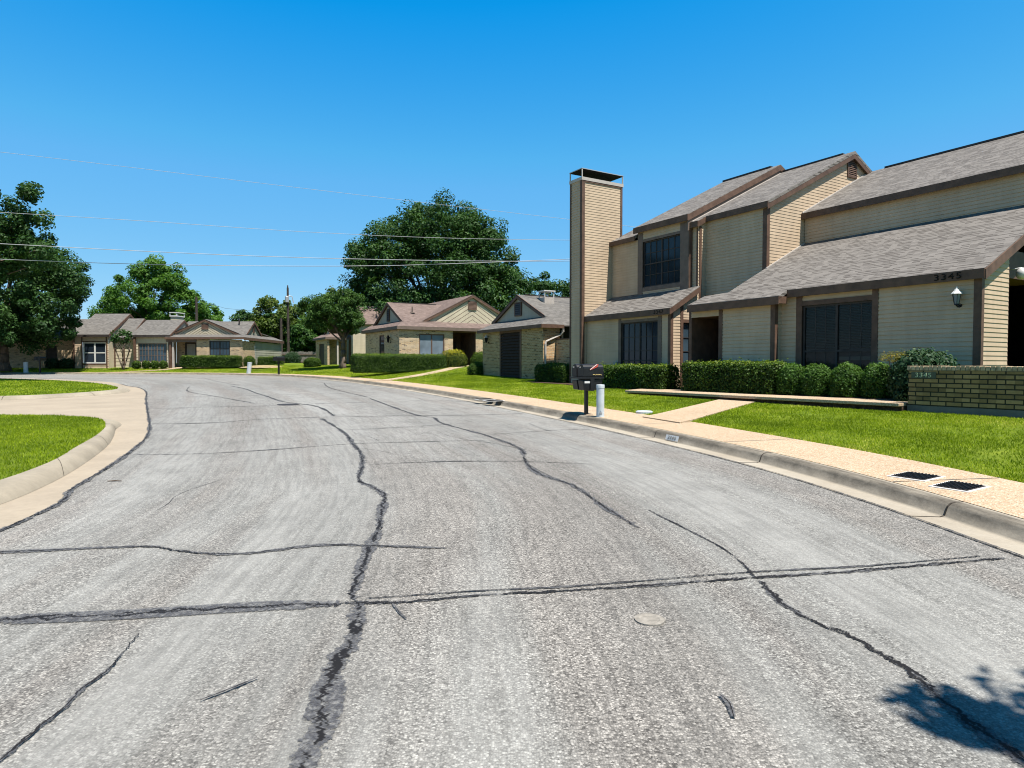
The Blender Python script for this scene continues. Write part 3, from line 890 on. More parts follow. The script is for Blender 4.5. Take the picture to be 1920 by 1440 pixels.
def window(parent, pl, s0, s1, z0, z1, units=2, cols=3, rows=4, frame='trim_dark', pane='glass', fw=0.05, bar=0.018, o=-0.03, mid=None, deep=0.06):
    b = MB()
    pl.box(b, s0, s1, z1-fw, z1, o-deep, o); pl.box(b, s0, s1, z0, z0+fw, o-deep, o)
    pl.box(b, s0, s0+fw, z0+fw, z1-fw, o-deep, o); pl.box(b, s1-fw, s1, z0+fw, z1-fw, o-deep, o)
    us = (s1 - s0 - 2*fw) / units
    for k in range(1, units):
        c = s0 + fw + us*k
        pl.box(b, c-fw*0.6, c+fw*0.6, z0+fw, z1-fw, o-deep, o-0.002)
    if mid:
        zm = z0 + (z1-z0)*mid
        for k in range(units):
            a0 = s0+fw+us*k + (fw*0.6 if k else 0); a1 = s0+fw+us*(k+1) - (fw*0.6 if k < units-1 else 0)
            pl.box(b, a0, a1, zm-fw*0.5, zm+fw*0.5, o-deep, o-0.004)
    for k in range(units):
        a0 = s0+fw+us*k
        for j in range(1, cols):
            c = a0 + us*j/cols
            pl.box(b, c-bar/2, c+bar/2, z0+fw, z1-fw, o-deep*0.7, o-0.012)
        for j in range(1, rows):
            z = z0+fw + (z1-z0-2*fw)*j/rows
            pl.box(b, a0+0.001, a0+us-0.001, z-bar/2, z+bar/2, o-deep*0.72, o-0.015)
    w = b.build('window', M[frame], parent)
    g = MB(); pl.quad(g, s0+fw*0.5, s1-fw*0.5, z0+fw*0.5, z1-fw*0.5, o-deep*0.6)
    g.build('pane', M[pane], w)
    return w

def roof(b, pts, th=0.10):
    b.prism(pts, (0, 0, -th))

def text_mesh(name, txt, size, mat, parent, origin, xdir, zdir, depth=0.012, width=1.0):
    cu = bpy.data.curves.new(name, 'FONT')
    cu.body = txt; cu.size = size; cu.extrude = depth/2; cu.align_x = 'CENTER'; cu.align_y = 'CENTER'
    cu.space_character = 1.15
    tmp = bpy.data.objects.new(name, cu); COL.objects.link(tmp)
    dg = bpy.context.evaluated_depsgraph_get(); dg.update()
    me = bpy.data.meshes.new_from_object(tmp.evaluated_get(dg))
    bpy.data.objects.remove(tmp); bpy.data.curves.remove(cu)
    x, z = Vector(xdir).normalized(), Vector(zdir).normalized()
    n = x.cross(z)
    me.transform(Matrix(((x.x*width, z.x, n.x, origin[0]), (x.y*width, z.y, n.y, origin[1]), (x.z*width, z.z, n.z, origin[2]), (0,0,0,1))))
    me.materials.clear(); me.materials.append(M[mat])
    me.name = name
    o = bpy.data.objects.new(name, me); COL.objects.link(o)
    if parent: o.parent = parent
    return o

def lantern(parent, pl, s, z, mat='black', cap='metal', k=1.0, name='wall_lamp', gl='glass_grey'):
    c = pl.pt(s, z, 0.15*k)
    b = MB()
    b.tube(pl.pt(s, z-0.16*k, 0.0), pl.pt(s, z-0.16*k, 0.02), 0.05*k)
    b.chain([pl.pt(s, z-0.16*k, 0.02), pl.pt(s, z-0.20*k, 0.09*k), pl.pt(s, z-0.17*k, 0.15*k)], [0.012*k]*3, 6)
    b.lathe([(0.02*k,-0.17*k),(0.05*k,-0.15*k),(0.045*k,-0.13*k)], c, 8)
    for i in range(6):
        a = 2*math.pi*i/6
        b.tube((c[0]+0.05*k*math.cos(a), c[1]+0.05*k*math.sin(a), c[2]-0.13*k), (c[0]+0.085*k*math.cos(a), c[1]+0.085*k*math.sin(a), c[2]+0.08*k), 0.006*k, n=5)
    o = b.build(name, M[mat], parent)
    b = MB(); b.lathe([(0.046*k,-0.13*k),(0.08*k,0.08*k)], c, 6); b.build('lamp_glass', M[gl], o)
    b = MB(); b.lathe([(0.115*k,0.08*k),(0.105*k,0.10*k),(0.06*k,0.15*k),(0.045*k,0.18*k),(0.02*k,0.20*k),(0.022*k,0.225*k),(0.004*k,0.245*k)], c, 8); b.build('lamp_cap', M[cap], o)
    return o

def louvre(parent, pl, s0, s1, z0, z1, n, frame='trim', slat='trim', name='gable_vent', fw=0.06, back='void', proud=0.0):
    pl = Pl(pl.o[0] + pl.nn[0]*proud, pl.o[1] + pl.nn[1]*proud, *pl.d)
    b = MB()
    pl.box(b, s0-fw, s0, z0-fw, z1+fw, 0.0, 0.05); pl.box(b, s1, s1+fw, z0-fw, z1+fw, 0.0, 0.05)
    pl.box(b, s0, s1, z1, z1+fw, 0.0, 0.048); pl.box(b, s0, s1, z0-fw, z0, 0.0, 0.055)
    v = b.build(name, M[frame], parent)
    b = MB(); pl.quad(b, s0, s1, z0, z1, 0.022); b.build('vent_back', M[back], v)
    b = MB(); h = (z1-z0)/n
    for k in range(n):
        z = z0 + h*k
        b.hexa([pl.pt(s0,z+0.002,0.046), pl.pt(s1,z+0.002,0.046), pl.pt(s1,z+h*0.75,0.026), pl.pt(s0,z+h*0.75,0.026),
                pl.pt(s0,z+h*0.12,0.048), pl.pt(s1,z+h*0.12,0.048), pl.pt(s1,z+h*0.87,0.028), pl.pt(s0,z+h*0.87,0.028)])
    b.build('louver', M[slat], v)
    return v

# ---------------------------------------------------------------- townhouse A (right, nearest)
TH = math.radians(-58.72)
K = (10.50, 14.5)
HA = empty('townhouse', (K[0], K[1], 0), TH, 'low tan sided townhouse with the two long shingle roofs, nearest on the right', 'house', 'houses along the street')
fA = Pl(0, 0, 1, 0)            # main front, y = 0
RZ = lambda y: 3.65 + 0.5*(y + 0.12)
sided_wall('wall', HA, fA, -5.10, 0, 0.3, 3.45, [(-4.42,-2.43,0.95,3.16)])
eA = Pl(0, 0, 0, 1)            # right end, x = 0
b = MB()
siding(b, eA, [(0,0.3),(1.32,0.3),(1.32,RZ(1.32)-0.12),(0,RZ(0)-0.12)], 0.107, 0.014)
b.build('wall', M['siding'], HA)
fA2 = Pl(0, -0.30, 1, 0)       # room that steps forward
sided_wall('wall', HA, fA2, -7.12, -5.10, 0.3, 3.27)
sided_wall('wall', HA, Pl(-5.10, -0.30, 0, 1), 0, 0.30, 0.3, 3.40)
sided_wall('wall', HA, fA2, -8.28, -7.12, 3.05, 3.27)       # header over the entry
# entry recess
b = MB()
b.poly([(-8.28,-0.28,0.72),(-7.12,-0.28,0.72),(-7.12,1.9,0.72),(-8.28,1.9,0.72)])
b.poly([(-8.28,-0.29,3.049),(-8.28,1.9,3.049),(-7.12,1.9,3.049),(-7.12,-0.29,3.049)])
b.box(-8.40,-8.28,-0.29,1.95,0.3,3.42)
b.box(-8.28,-7.12,1.9,1.98,0.3,3.3)
b.box(-7.12,-7.02,-0.28,1.98,0.3,3.3)
b.build('entry_recess', M['trim'], HA)
b = MB(); b.box(-8.15,-7.25,1.86,1.898,0.73,2.85); dr = b.build('door', M['trim_dark'], HA)
b = MB(); b.lathe([(0.03,-0.02),(0.035,0.0),(0.03,0.02)], (-7.35,1.83,1.75), 8); b.build('handle', M['gold'], dr)
# clerestory wall and rest of the body
b = MB(); siding(b, Pl(0, 4.08, 1, 0), [(-7.18,5.55),(0.0,5.55),(0.0,6.72),(-7.18,6.72)])
b.build('wall', M['siding'], HA)
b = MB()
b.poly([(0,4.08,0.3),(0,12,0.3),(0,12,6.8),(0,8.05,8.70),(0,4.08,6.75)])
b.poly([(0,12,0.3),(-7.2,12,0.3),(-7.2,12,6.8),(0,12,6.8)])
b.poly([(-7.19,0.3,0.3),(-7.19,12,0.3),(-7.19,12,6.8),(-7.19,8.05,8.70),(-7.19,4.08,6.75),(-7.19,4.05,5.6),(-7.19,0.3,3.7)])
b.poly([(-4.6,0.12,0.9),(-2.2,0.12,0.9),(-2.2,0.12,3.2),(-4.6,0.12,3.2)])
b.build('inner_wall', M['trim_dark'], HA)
# porch recess at the right end
b = MB()
b.box(-1.75,-1.65,1.36,4.05,0.3,4.2)
b.box(-1.65,-0.02,1.335,1.42,0.3,3.75)
b.box(-0.40,-0.28,1.345,4.05,3.62,4.30)
b.poly([(-1.65,1.42,3.615),(-0.28,1.42,3.615),(-0.28,4.05,3.615),(-1.65,4.05,3.615)])
b.box(-0.46,-0.22,1.345,1.47,0.3,3.62)
b.build('porch_recess', M['trim'], HA)
b = MB(); b.lathe([(0.03,0.16),(0.09,0.12),(0.12,0.04),(0.115,-0.03),(0.08,-0.09),(0.03,-0.115)], (0.02,1.98,3.66), 16)
b.tube((-0.28,1.98,3.80),(0.02,1.98,3.82),0.015); b.build('porch_lamp', M['white'], HA, smooth=True)
# trims
b = MB()
fA.box(b, -0.13, 0.0, 0.3, 3.44, 0, 0.032); eA.box(b, -0.03, 0.09, 0.3, 3.44, 0.0, 0.032)
b.split('corner_trim', M['trim'], HA)
b = MB()
fA.box(b, -4.60,-4.42,0.3,3.44,0,0.034); fA.box(b,-2.43,-2.28,0.3,3.44,0,0.034); fA.box(b,-4.42,-2.43,3.16,3.29,0,0.03); fA.box(b,-4.42,-2.43,0.82,0.95,0,0.03)
b.split('window_trim', M['trim'], HA)
b = MB()
fA2.box(b,-5.22,-5.10,0.3,3.26,0,0.034); fA2.box(b,-7.12,-6.98,0.3,3.26,0,0.034); Pl(-5.10,-0.30,0,1).box(b,-0.03,0.11,0.3,3.36,0,0.032)
b.split('corner_trim', M['trim'], HA)
# roofs
b = MB()
def rp(x, y): return (x, y, RZ(y))
roof(b, [rp(0.12,-0.13), rp(0.12,4.06), rp(-7.2,4.06), rp(-7.22,2.1), rp(-7.22,0.30), rp(-7.22,-0.13)])
roof(b, [rp(-4.82,-0.133), rp(-7.218,-0.133), rp(-7.218,0.22), rp(-8.12,0.14), rp(-8.28,-0.50), rp(-4.82,-0.50)])
lower_roof = b.build('lower_roof', M['roof'], HA)
b = MB()
UZ = lambda y: 6.79 + 0.5*(y - 3.93)
roof(b, [(0.12,3.90,UZ(3.90)),(0.12,8.05,UZ(8.05)),(-7.2,8.05,UZ(8.05)),(-7.2,3.90,UZ(3.90))])
roof(b, [(0.12,8.05,UZ(8.05)),(0.12,12.2,UZ(3.9)),(-7.2,12.2,UZ(3.9)),(-7.2,8.05,UZ(8.05))])
upper_roof = b.build('upper_roof', M['roof'], HA)
b = MB(); b.box(-6.6,0.12,7.96,8.14,UZ(8.05)-0.03,UZ(8.05)+0.035); b.build('ridge_cap', M['trim_dark'], upper_roof)
b = MB()
b.box(-4.82,0.12,-0.155,-0.115,3.42,3.635); b.box(-8.28,-4.82,-0.52,-0.485,3.22,3.445)
b.box(-7.2,0.12,3.87,3.905,6.56,6.765)
b.box(-4.855,-4.82,-0.485,-0.155,3.25,3.45)
b.box(-8.28,-4.83,-0.485,-0.33,3.265,3.285); b.box(-4.83,0.1,-0.115,0.0,3.445,3.465); b.box(-7.2,0.1,3.905,4.07,6.70,6.72)
b.split('fascia', M['trim'], HA)
b = MB()
for y0, y1 in ((-0.14, 4.06),):
    Pl(0.0,0,0,1).slant(b, y0, RZ(y0)-0.02, y1, RZ(y1)-0.02, 0.23, 0.10, 0.15)
Pl(0.0,0,0,1).slant(b, 3.9, UZ(3.9)-0.02, 8.05, UZ(8.05)-0.02, 0.23, 0.10, 0.15)
b.split('rake_board', M['trim'], HA)
# window with half drawn blinds
wA = window(HA, fA, -4.42, -2.43, 0.95, 3.16, 2, 1, 1, 'trim_dark', 'clear', 0.055, mid=0.42)
b = MB()
for k in range(2):
    a0 = -4.42 + 0.06 + k*0.995; a1 = a0 + 0.90
    for j in range(28):
        z = 1.92 + j*0.0425
        b.poly([(a0,0.075,z),(a1,0.075,z),(a1,0.098,z+0.018),(a0,0.098,z+0.018)])
    if k: b.box(a0, a1, 0.08, 0.095, 1.62, 1.72)
b.build('blind', M['blind'], wA)
b = MB()
for k in range(2):
    for j in (1, 2):
        c = -4.42 + 0.06 + k*0.995 + 0.30*j
        b.box(c-0.012, c+0.012, 0.064, 0.074, 0.98, 3.11)
b.build('muntin', M['trim_dark'], wA)
lantern(HA, fA, -0.42, 3.03, 'black', 'white', 1.05)
text_mesh('house_number', '3345', 0.20, 'void', HA, (-0.62, -0.162, 3.525), (1,0,0), (0,0,1), 0.02, 1.35)

# ---------------------------------------------------------------- townhouse B (two storeys, tall flue)
HB = empty('townhouse', (K[0], K[1], 0), TH, 'two storey tan sided townhouse with the tall square chimney tower', 'house', 'houses along the street')
gB = Pl(-7.20, 0, 0, 1)       # tall gable wall facing right
b = MB(); siding(b, gB, [(2.05,3.4),(11.6,3.4),(11.6,6.98),(6.84,9.36),(2.05,6.93)], 0.107, 0.010)
b.build('gable_wall', M['siding'], HB)
fB1 = Pl(0, 2.05, 1, 0)
sided_wall('wall', HB, fB1, -9.80, -7.20, 0.4, 6.82)
eB = Pl(-9.80, 0, 0, 1)       # right end of the lower front
LZ = lambda y: 3.52 + 0.58*(y - 0.13)
b = MB()
siding(b, eB, [(0.27,0.4),(0.86,0.4),(0.86,LZ(0.86)-0.12),(0.27,LZ(0.27)-0.12)], 0.107, 0.011)
siding(b, eB, [(0.86,3.14),(1.62,3.14),(1.62,LZ(1.62)-0.12),(0.86,LZ(0.86)-0.12)], 0.107, 0.011)
siding(b, eB, [(1.62,0.4),(2.05,0.4),(2.05,6.80),(1.70,6.62),(1.62,6.58)], 0.107, 0.011)
siding(b, eB, [(0.86,0.4),(1.62,0.4),(1.62,0.95),(0.86,0.95)], 0.107, 0.011)
b.build('wall', M['siding'], HB)
fF = Pl(0, 1.70, 1, 0)
sided_wall('wall', HB, fF, -10.15, -9.80, 3.6, 6.62)
fL = Pl(0, 0.27, 1, 0)
sided_wall('wall', HB, fL, -14.60, -9.80, 0.4, 3.32, [(-12.43,-10.41,0.95,3.12)])
f2 = Pl(0, 1.55, 1, 0)
sided_wall('wall', HB, f2, -12.90, -10.15, 4.0, 6.90, [(-12.62,-10.58,4.60,6.42)])
fW = Pl(0, 1.62, 1, 0)
sided_wall('wall', HB, fW, -14.60, -12.90, 4.0, 6.58)
# hidden sides and back
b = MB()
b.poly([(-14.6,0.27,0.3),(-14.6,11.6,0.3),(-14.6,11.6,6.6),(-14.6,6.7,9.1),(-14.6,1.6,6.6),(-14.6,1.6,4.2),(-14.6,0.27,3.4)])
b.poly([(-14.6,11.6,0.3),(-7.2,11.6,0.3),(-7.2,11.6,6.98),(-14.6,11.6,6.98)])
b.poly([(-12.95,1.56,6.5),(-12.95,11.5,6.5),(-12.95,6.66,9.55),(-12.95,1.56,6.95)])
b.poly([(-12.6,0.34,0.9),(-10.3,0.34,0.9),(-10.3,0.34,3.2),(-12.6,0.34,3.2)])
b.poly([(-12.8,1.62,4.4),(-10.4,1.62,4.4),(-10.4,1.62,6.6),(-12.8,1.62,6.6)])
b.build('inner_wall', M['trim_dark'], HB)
# roofs
G1 = lambda y: 6.95 + 0.5*(y - 1.95)
G2 = lambda y: 7.05 + 0.5*(y - 1.43)
b = MB()
roof(b, [(-7.06,1.94,G1(1.94)),(-7.06,6.84,G1(6.84)),(-10.12,6.84,G1(6.84)),(-10.12,1.94,G1(1.94))])
roof(b, [(-7.06,6.84,G1(6.84)),(-7.06,11.8,G1(1.88)),(-10.12,11.8,G1(1.88)),(-10.12,6.84,G1(6.84))])
roof(b, [(-9.72,1.54,G1(1.54)),(-9.72,1.937,G1(1.937)),(-10.12,1.937,G1(1.937)),(-10.12,1.54,G1(1.54))])
b.build('gable_roof', M['roof'], HB)
b = MB()
roof(b, [(-10.08,1.40,G2(1.40)),(-10.08,6.66,G2(6.66)),(-13.02,6.66,G2(6.66)),(-13.02,1.40,G2(1.40))])
roof(b, [(-10.08,6.66,G2(6.66)),(-10.08,11.9,G2(1.42)),(-13.02,11.9,G2(1.42)),(-13.02,6.66,G2(6.66))])
dormer_roof = b.build('dormer_roof', M['roof'], HB)
b = MB(); b.box(-12.98,-10.5,6.57,6.75,G2(6.66)-0.03,G2(6.66)+0.04); b.build('ridge_cap', M['trim_dark'], dormer_roof)
b = MB(); b.box(-10.12,-7.5,6.76,6.92,G1(6.84)-0.03,G1(6.84)+0.035); b.build('ridge_cap', M['trim_dark'], HB)
b = MB()
W1 = lambda y: 6.74 + 0.5*(y - 1.5)
roof(b, [(-13.0,1.48,W1(1.48)),(-13.0,6.66,W1(6.66)),(-14.7,6.66,W1(6.66)),(-14.7,1.48,W1(1.48))])
roof(b, [(-13.0,6.66,W1(6.66)),(-13.0,11.8,W1(1.5)),(-14.7,11.8,W1(1.5)),(-14.7,6.66,W1(6.66))])
b.build('side_roof', M['roof'], HB)
b = MB(); roof(b, [(-9.66,0.12,LZ(0.12)),(-9.66,1.60,LZ(1.60)),(-14.59,1.60,LZ(1.60)),(-14.59,0.12,LZ(0.12))])
b.build('lean_to_roof', M['roof'], HB)
# boards
b = MB()
b.box(-14.59,-9.66,0.085,0.122,3.29,3.505)
b.box(-9.70,-7.06,1.905,1.945,6.73,6.935); b.box(-10.12,-9.72,1.505,1.545,6.53,6.73)
b.box(-13.02,-10.08,1.365,1.405,6.80,7.03)
b.box(-14.7,-13.03,1.445,1.485,6.54,6.72)
b.box(-9.70,-7.1,1.945,2.04,6.79,6.81); b.box(-13.0,-10.1,1.405,1.54,6.87,6.89); b.box(-14.58,-9.7,0.122,0.26,3.31,3.33)
b.split('fascia', M['trim'], HB)
b = MB()
gB.slant(b, 1.93, G1(1.93)-0.02, 6.84, G1(6.84)-0.02, 0.25, 0.09, 0.135); gB.slant(b, 6.84, G1(6.84)-0.02, 11.8, G1(1.88)-0.02, 0.25, 0.09, 0.135)
Pl(-9.72,0,0,1).slant(b, 1.52, G1(1.52)-0.02, 1.945, G1(1.945)-0.02, 0.20, -0.03, 0.012)
Pl(-9.80,0,0,1).slant(b, 0.10, LZ(0.10)-0.02, 1.60, LZ(1.60)-0.02, 0.21, 0.10, 0.145)
r2 = Pl(-10.12,0,0,1)
r2.slant(b, 1.38, G2(1.38)-0.02, 6.66, G2(6.66)-0.02, 0.22, 0.0, 0.045); r2.slant(b, 6.66, G2(6.66)-0.02, 11.9, G2(1.42)-0.02, 0.22, 0.0, 0.045)
b.split('rake_board', M['trim'], HB)
b = MB()
r2.slant(b, 1.42, G2(1.42)-0.22, 6.66, G2(6.66)-0.22, 0.40, -0.03, 0.008); r2.slant(b, 6.66, G2(6.66)-0.22, 11.9, G2(1.42)-0.22, 0.4, -0.03, 0.008)
b.build('dormer_cheek', M['trim_lite'], HB)
b = MB()
Pl(-10.08,0,0,1).slant(b, 1.56, G1(1.56)+0.02, 6.60, G1(6.60)+0.02, 0.05, 0.0, 0.07)
gB.slant(b, 3.9, UZ(3.9)+0.035, 8.05, UZ(8.05)+0.035, 0.05, 0.018, 0.06); gB.slant(b, 2.0, RZ(2.0)+0.035, 4.05, RZ(4.05)+0.035, 0.05, 0.018, 0.06)
b.split('flashing', M['flash'], HB)
b = MB()
fB1.box(b,-7.33,-7.20,3.5,6.72,0,0.034); gB.box(b,2.02,2.17,3.5,6.86,0,0.034)
eB.box(b,0.24,0.37,0.4,3.33,0,0.034); fL.box(b,-9.90,-9.80,0.4,3.28,0,0.034)
eB.box(b,0.74,0.87,0.4,3.62,0,0.034); eB.box(b,0.87,1.60,3.02,3.14,0,0.034); eB.box(b,0.87,1.60,0.82,0.95,0,0.034)
fF.box(b,-9.92,-9.80,3.9,6.52,0,0.034); eB.box(b,1.67,1.78,3.85,6.56,0,0.034)
Pl(-10.15,0,0,1).box(b,1.52,1.68,4.0,6.85,0,0.03)
b.split('corner_trim', M['trim'], HB)
b = MB()
fL.box(b,-12.58,-12.43,0.4,3.28,0,0.034); fL.box(b,-10.41,-10.22,0.4,3.28,0,0.034); fL.box(b,-12.43,-10.41,3.12,3.22,0,0.03); fL.box(b,-12.43,-10.41,0.82,0.95,0,0.03)
f2.box(b,-12.90,-12.62,4.0,6.80,0,0.034); f2.box(b,-10.58,-10.36,4.0,6.80,0,0.036); f2.box(b,-10.36,-10.15,4.0,6.80,0,0.045); f2.box(b,-12.62,-10.58,6.42,6.52,0,0.03); f2.box(b,-12.62,-10.58,4.44,4.60,0,0.03)
b.split('window_trim', M['trim_lite'], HB)
window(HB, fL, -12.43,-10.41,0.95,3.12, 2,3,4,'trim_dark','glass',0.045, 0.022, mid=0.33)
window(HB, f2, -12.62,-10.58,4.60,6.42, 2,3,4,'trim_dark','glass',0.045, 0.022, mid=0.5)
window(HB, eB, 0.88,1.60,0.95,3.02, 1,2,4,'trim_dark','glass_blue',0.04, 0.02, mid=0.3)
louvre(HB, gB, 6.62, 7.08, 8.50, 9.05, 8, 'trim', 'trim')
b = MB()
fL.box(b, -12.80,-12.60,1.35,1.62,0.02,0.11); b.build('meter_box', M['siding_grey'], HB)
text_mesh('house_number', '3347', 0.19, 'void', HB, (-10.22, 0.079, 3.40), (1,0,0), (0,0,1), 0.02, 1.2)
# chimney tower
ch = MB()
siding(ch, Pl(0,0.0,1,0), [(-15.40,0.3),(-14.62,0.3),(-14.62,9.16),(-15.40,9.16)])
siding(ch, Pl(-14.62,0,0,1), [(0,0.3),(2.15,0.3),(2.15,9.16),(0,9.16)], 0.107, 0.010)
ch.poly([(-15.4,2.15,0.3),(-15.4,0,0.3),(-15.4,0,9.16),(-15.4,2.15,9.16)])
ch.poly([(-14.62,2.15,0.3),(-15.4,2.15,0.3),(-15.4,2.15,9.16),(-14.62,2.15,9.16)])
chim = ch.build('chimney', M['siding'], HB)
b = MB(); cy = Pl(-14.62,0,0,1); cf = Pl(0,0,1,0)
cf.box(b,-14.72,-14.62,0.3,9.15,0,0.034); cy.box(b,-0.03,0.12,0.3,9.15,0,0.034); cy.box(b,2.06,2.16,4.0,9.15,0,0.034); cf.box(b,-15.43,-15.34,0.3,9.15,0,0.034)
cy.box(b,-0.03,2.16,9.10,9.16,0.0,0.037); b.split('corner_trim', M['trim'], chim)
b = MB()
b.box(-15.45,-14.57,-0.05,2.20,9.16,9.29)
for x in (-15.42,-14.60):
    for y in (-0.02, 2.17): b.box(x-0.02,x+0.02,y-0.02,y+0.02,9.29,9.62)
b.build('chimney_flashing', M['flash'], chim)
b = MB(); b.box(-15.45,-14.57,-0.05,2.20,9.62,9.65); b.build('chimney_cap', M['metal'], chim)
b = MB(); b.box(-15.43,-14.59,-0.03,2.18,9.60,9.619); b.build('chimney_cap_shade', M['void'], chim)  # black sheet puts the shade beneath the cap into colour

# ---------------------------------------------------------------- brick planter wall beside the entry, with its tile number
BW = empty('brick_wall', (K[0], K[1], 0), TH, 'low mossy brick garden wall with soldier cap and green number tiles', 'wall')
pw = Pl(0, -2.10, 1, 0)
b = MB(); pw.box(b, -0.45, 4.2, 0.64, 1.375, -0.30, 0.0); b.build('wall', M['brick_wall'], BW)
b = MB(); pw.box(b, -0.46, 4.2, 0.20, 0.64, -0.31, 0.012); b.build('footing', M['footing'], BW)
b = MB()
x = -0.47
while x < 4.15:
    w = random.uniform(0.070, 0.080); h = random.uniform(-0.006, 0.006)
    pw.box(b, x, x+w, 1.385, 1.475+h, -0.315, 0.014 + h*0.5)
    x += w + 0.011
b.build('cap', M['brick_cap'], BW, bevel=0.006)
b = MB(); pw.box(b, -0.46, 4.2, 1.37, 1.462, -0.29, 0.0); b.build('mortar', M['footing'], BW)
b = MB(); pw.box(b, -0.38, 0.10, 1.215, 1.345, 0.0, 0.018); nt = b.build('number_plate', M['tile'], BW)
text_mesh('digit', '3345', 0.135, 'tile_digit', nt, (-0.14, -2.124, 1.28), (1,0,0), (0,0,1), 0.012, 1.1)

# planting bed, raised path in front of it, walk up from the pavement
cT, sT = math.cos(TH), math.sin(TH)
def AW(x, y): return (K[0] + cT*x - sT*y, K[1] + sT*x + cT*y)
b = MB()
def slab(b, pts, ztop, th):
    top = [(*AW(*p), zt) for p, zt in zip(pts, ztop)]
    b.prism(top, (0, 0, -th))
slab(b, [(-0.5,-2.36),(-0.5,-1.22),(-8.25,-1.22),(-8.25,-2.36)], [0.685,0.685,0.675,0.675], 0.075)
slab(b, [(-8.255,-2.36),(-8.255,-1.22),(-8.0,-1.0),(-8.0,-0.30),(-9.75,0.22),(-9.9,-1.0),(-9.2,-2.36)], [0.671]*7, 0.075)
pth = tag(b.build('path', M['walk'], bevel=0.012), kind='structure')
b = MB()
slab(b, [(-0.5,-2.24),(-0.5,-1.25),(-9.1,-1.25),(-9.1,-2.24)], [0.609]*4, 0.4)
b.build('path_base', M['soil'], pth)  # dark base set back to deepen the shadow under the path edge
b = MB()
w0 = [(2.90,14.31),(3.40,13.03)]; w1 = [(6.45,18.75),(7.2,17.95)]
n = 8
for k in range(n):
    q = []
    for t in (k/n, (k+1)/n):
        for a, c in zip(w0, w1): q.append((a[0]+(c[0]-a[0])*t, a[1]+(c[1]-a[1])*t))
    zz = [max(lawn_z(*p) + 0.025, street_z(p[1]) + 0.137) for p in q]
    P = [(*p, z) for p, z in zip(q, zz)]
    b.prism([P[1], P[3], P[2], P[0]], (0, 0, -0.09))
tag(b.build('front_walk', M['walk']), kind='structure')
def walk_strip(pts, w):
    L = catmull(pts, 0.8); b = MB(); rows_ = []
    for k, p in enumerate(L):
        d = (L[min(k+1, len(L)-1)] - L[max(k-1, 0)]).normalized(); nn = Vector((-d.y, d.x))*w/2
        z = max(lawn_z(p.x, p.y) + 0.03, street_z(p.y) + 0.137)
        rows_.append(((p.x+nn.x, p.y+nn.y, z), (p.x-nn.x, p.y-nn.y, z)))
    for a, c in zip(rows_, rows_[1:]): b.prism([a[0], a[1], c[1], c[0]], (0, 0, -0.09))
    tag(b.build('front_walk', M['walk']), kind='structure')
walk_strip([(-7.6, 34.6), (-5.7, 38.6), (-4.0, 42.5), (-3.2, 45.6)], 0.8)
walk_strip([(-33.2, 53.2), (-31.6, 54.4), (-30.0, 55.7), (-29.2, 57.6)], 1.2)

b = MB()
slab(b, [(-0.3,-1.215),(-0.3,0.2),(-7.9,0.2),(-7.9,-1.215)], [0.70,0.76,0.74,0.66], 0.4)
slab(b, [(-9.3,-1.0),(-9.3,0.3),(-18,0.9),(-18,-0.6)], [0.64,0.70,0.78,0.72], 0.4)
tag(b.build('planting_bed', M['soil']), kind='structure')
# ---------------------------------------------------------------- low brick houses further round the bend
def skirt_poly(b, pts, th=0.08): roof(b, pts, th)

def chevron(b, pl, s0, s1, zb, zt, n=7, out=0.012, along=None):
    """diagonal boards meeting at the middle of a gable: leaning strips on both halves"""
    c = (s0 + s1)/2; H = zt - zb
    pl_pts = lambda s, z, o: pl.pt(s, z, o)
    for side in (-1, 1):
        e = s0 if side < 0 else s1
        run = abs(e - c)
        # boards run down and outward from the centre line, parallel to a 40 degree line
        for k in range(-8, n + 12):
            z0 = zb + H*k/n; z1 = zb + H*(k+1)/n - 0.045
            m = 0.62
            # board between lines z = z0 + ... falling outwards with slope -m
            quad = [(c, z0), (e, z0 - m*run), (e, z1 - m*run), (c, z1)]
            # clip to the triangle (zb floor and rake line)
            q = clip(quad, zb, True)
            if len(q) < 3: continue
            out_q = []
            for i in range(len(q)):
                a, d = q[i], q[(i+1) % len(q)]
                fa = zt - H*abs(a[0]-c)/run - a[1]; fd = zt - H*abs(d[0]-c)/run - d[1]
                if fa >= -1e-9: out_q.append(a)
                if (fa > 0) != (fd > 0) and abs(fa - fd) > 1e-9:
                    t = fa/(fa - fd); out_q.append((a[0]+(d[0]-a[0])*t, a[1]+(d[1]-a[1])*t))
            if len(out_q) < 3: continue
            b.poly([pl.pt(s, z, 0.025) for s, z in out_q])

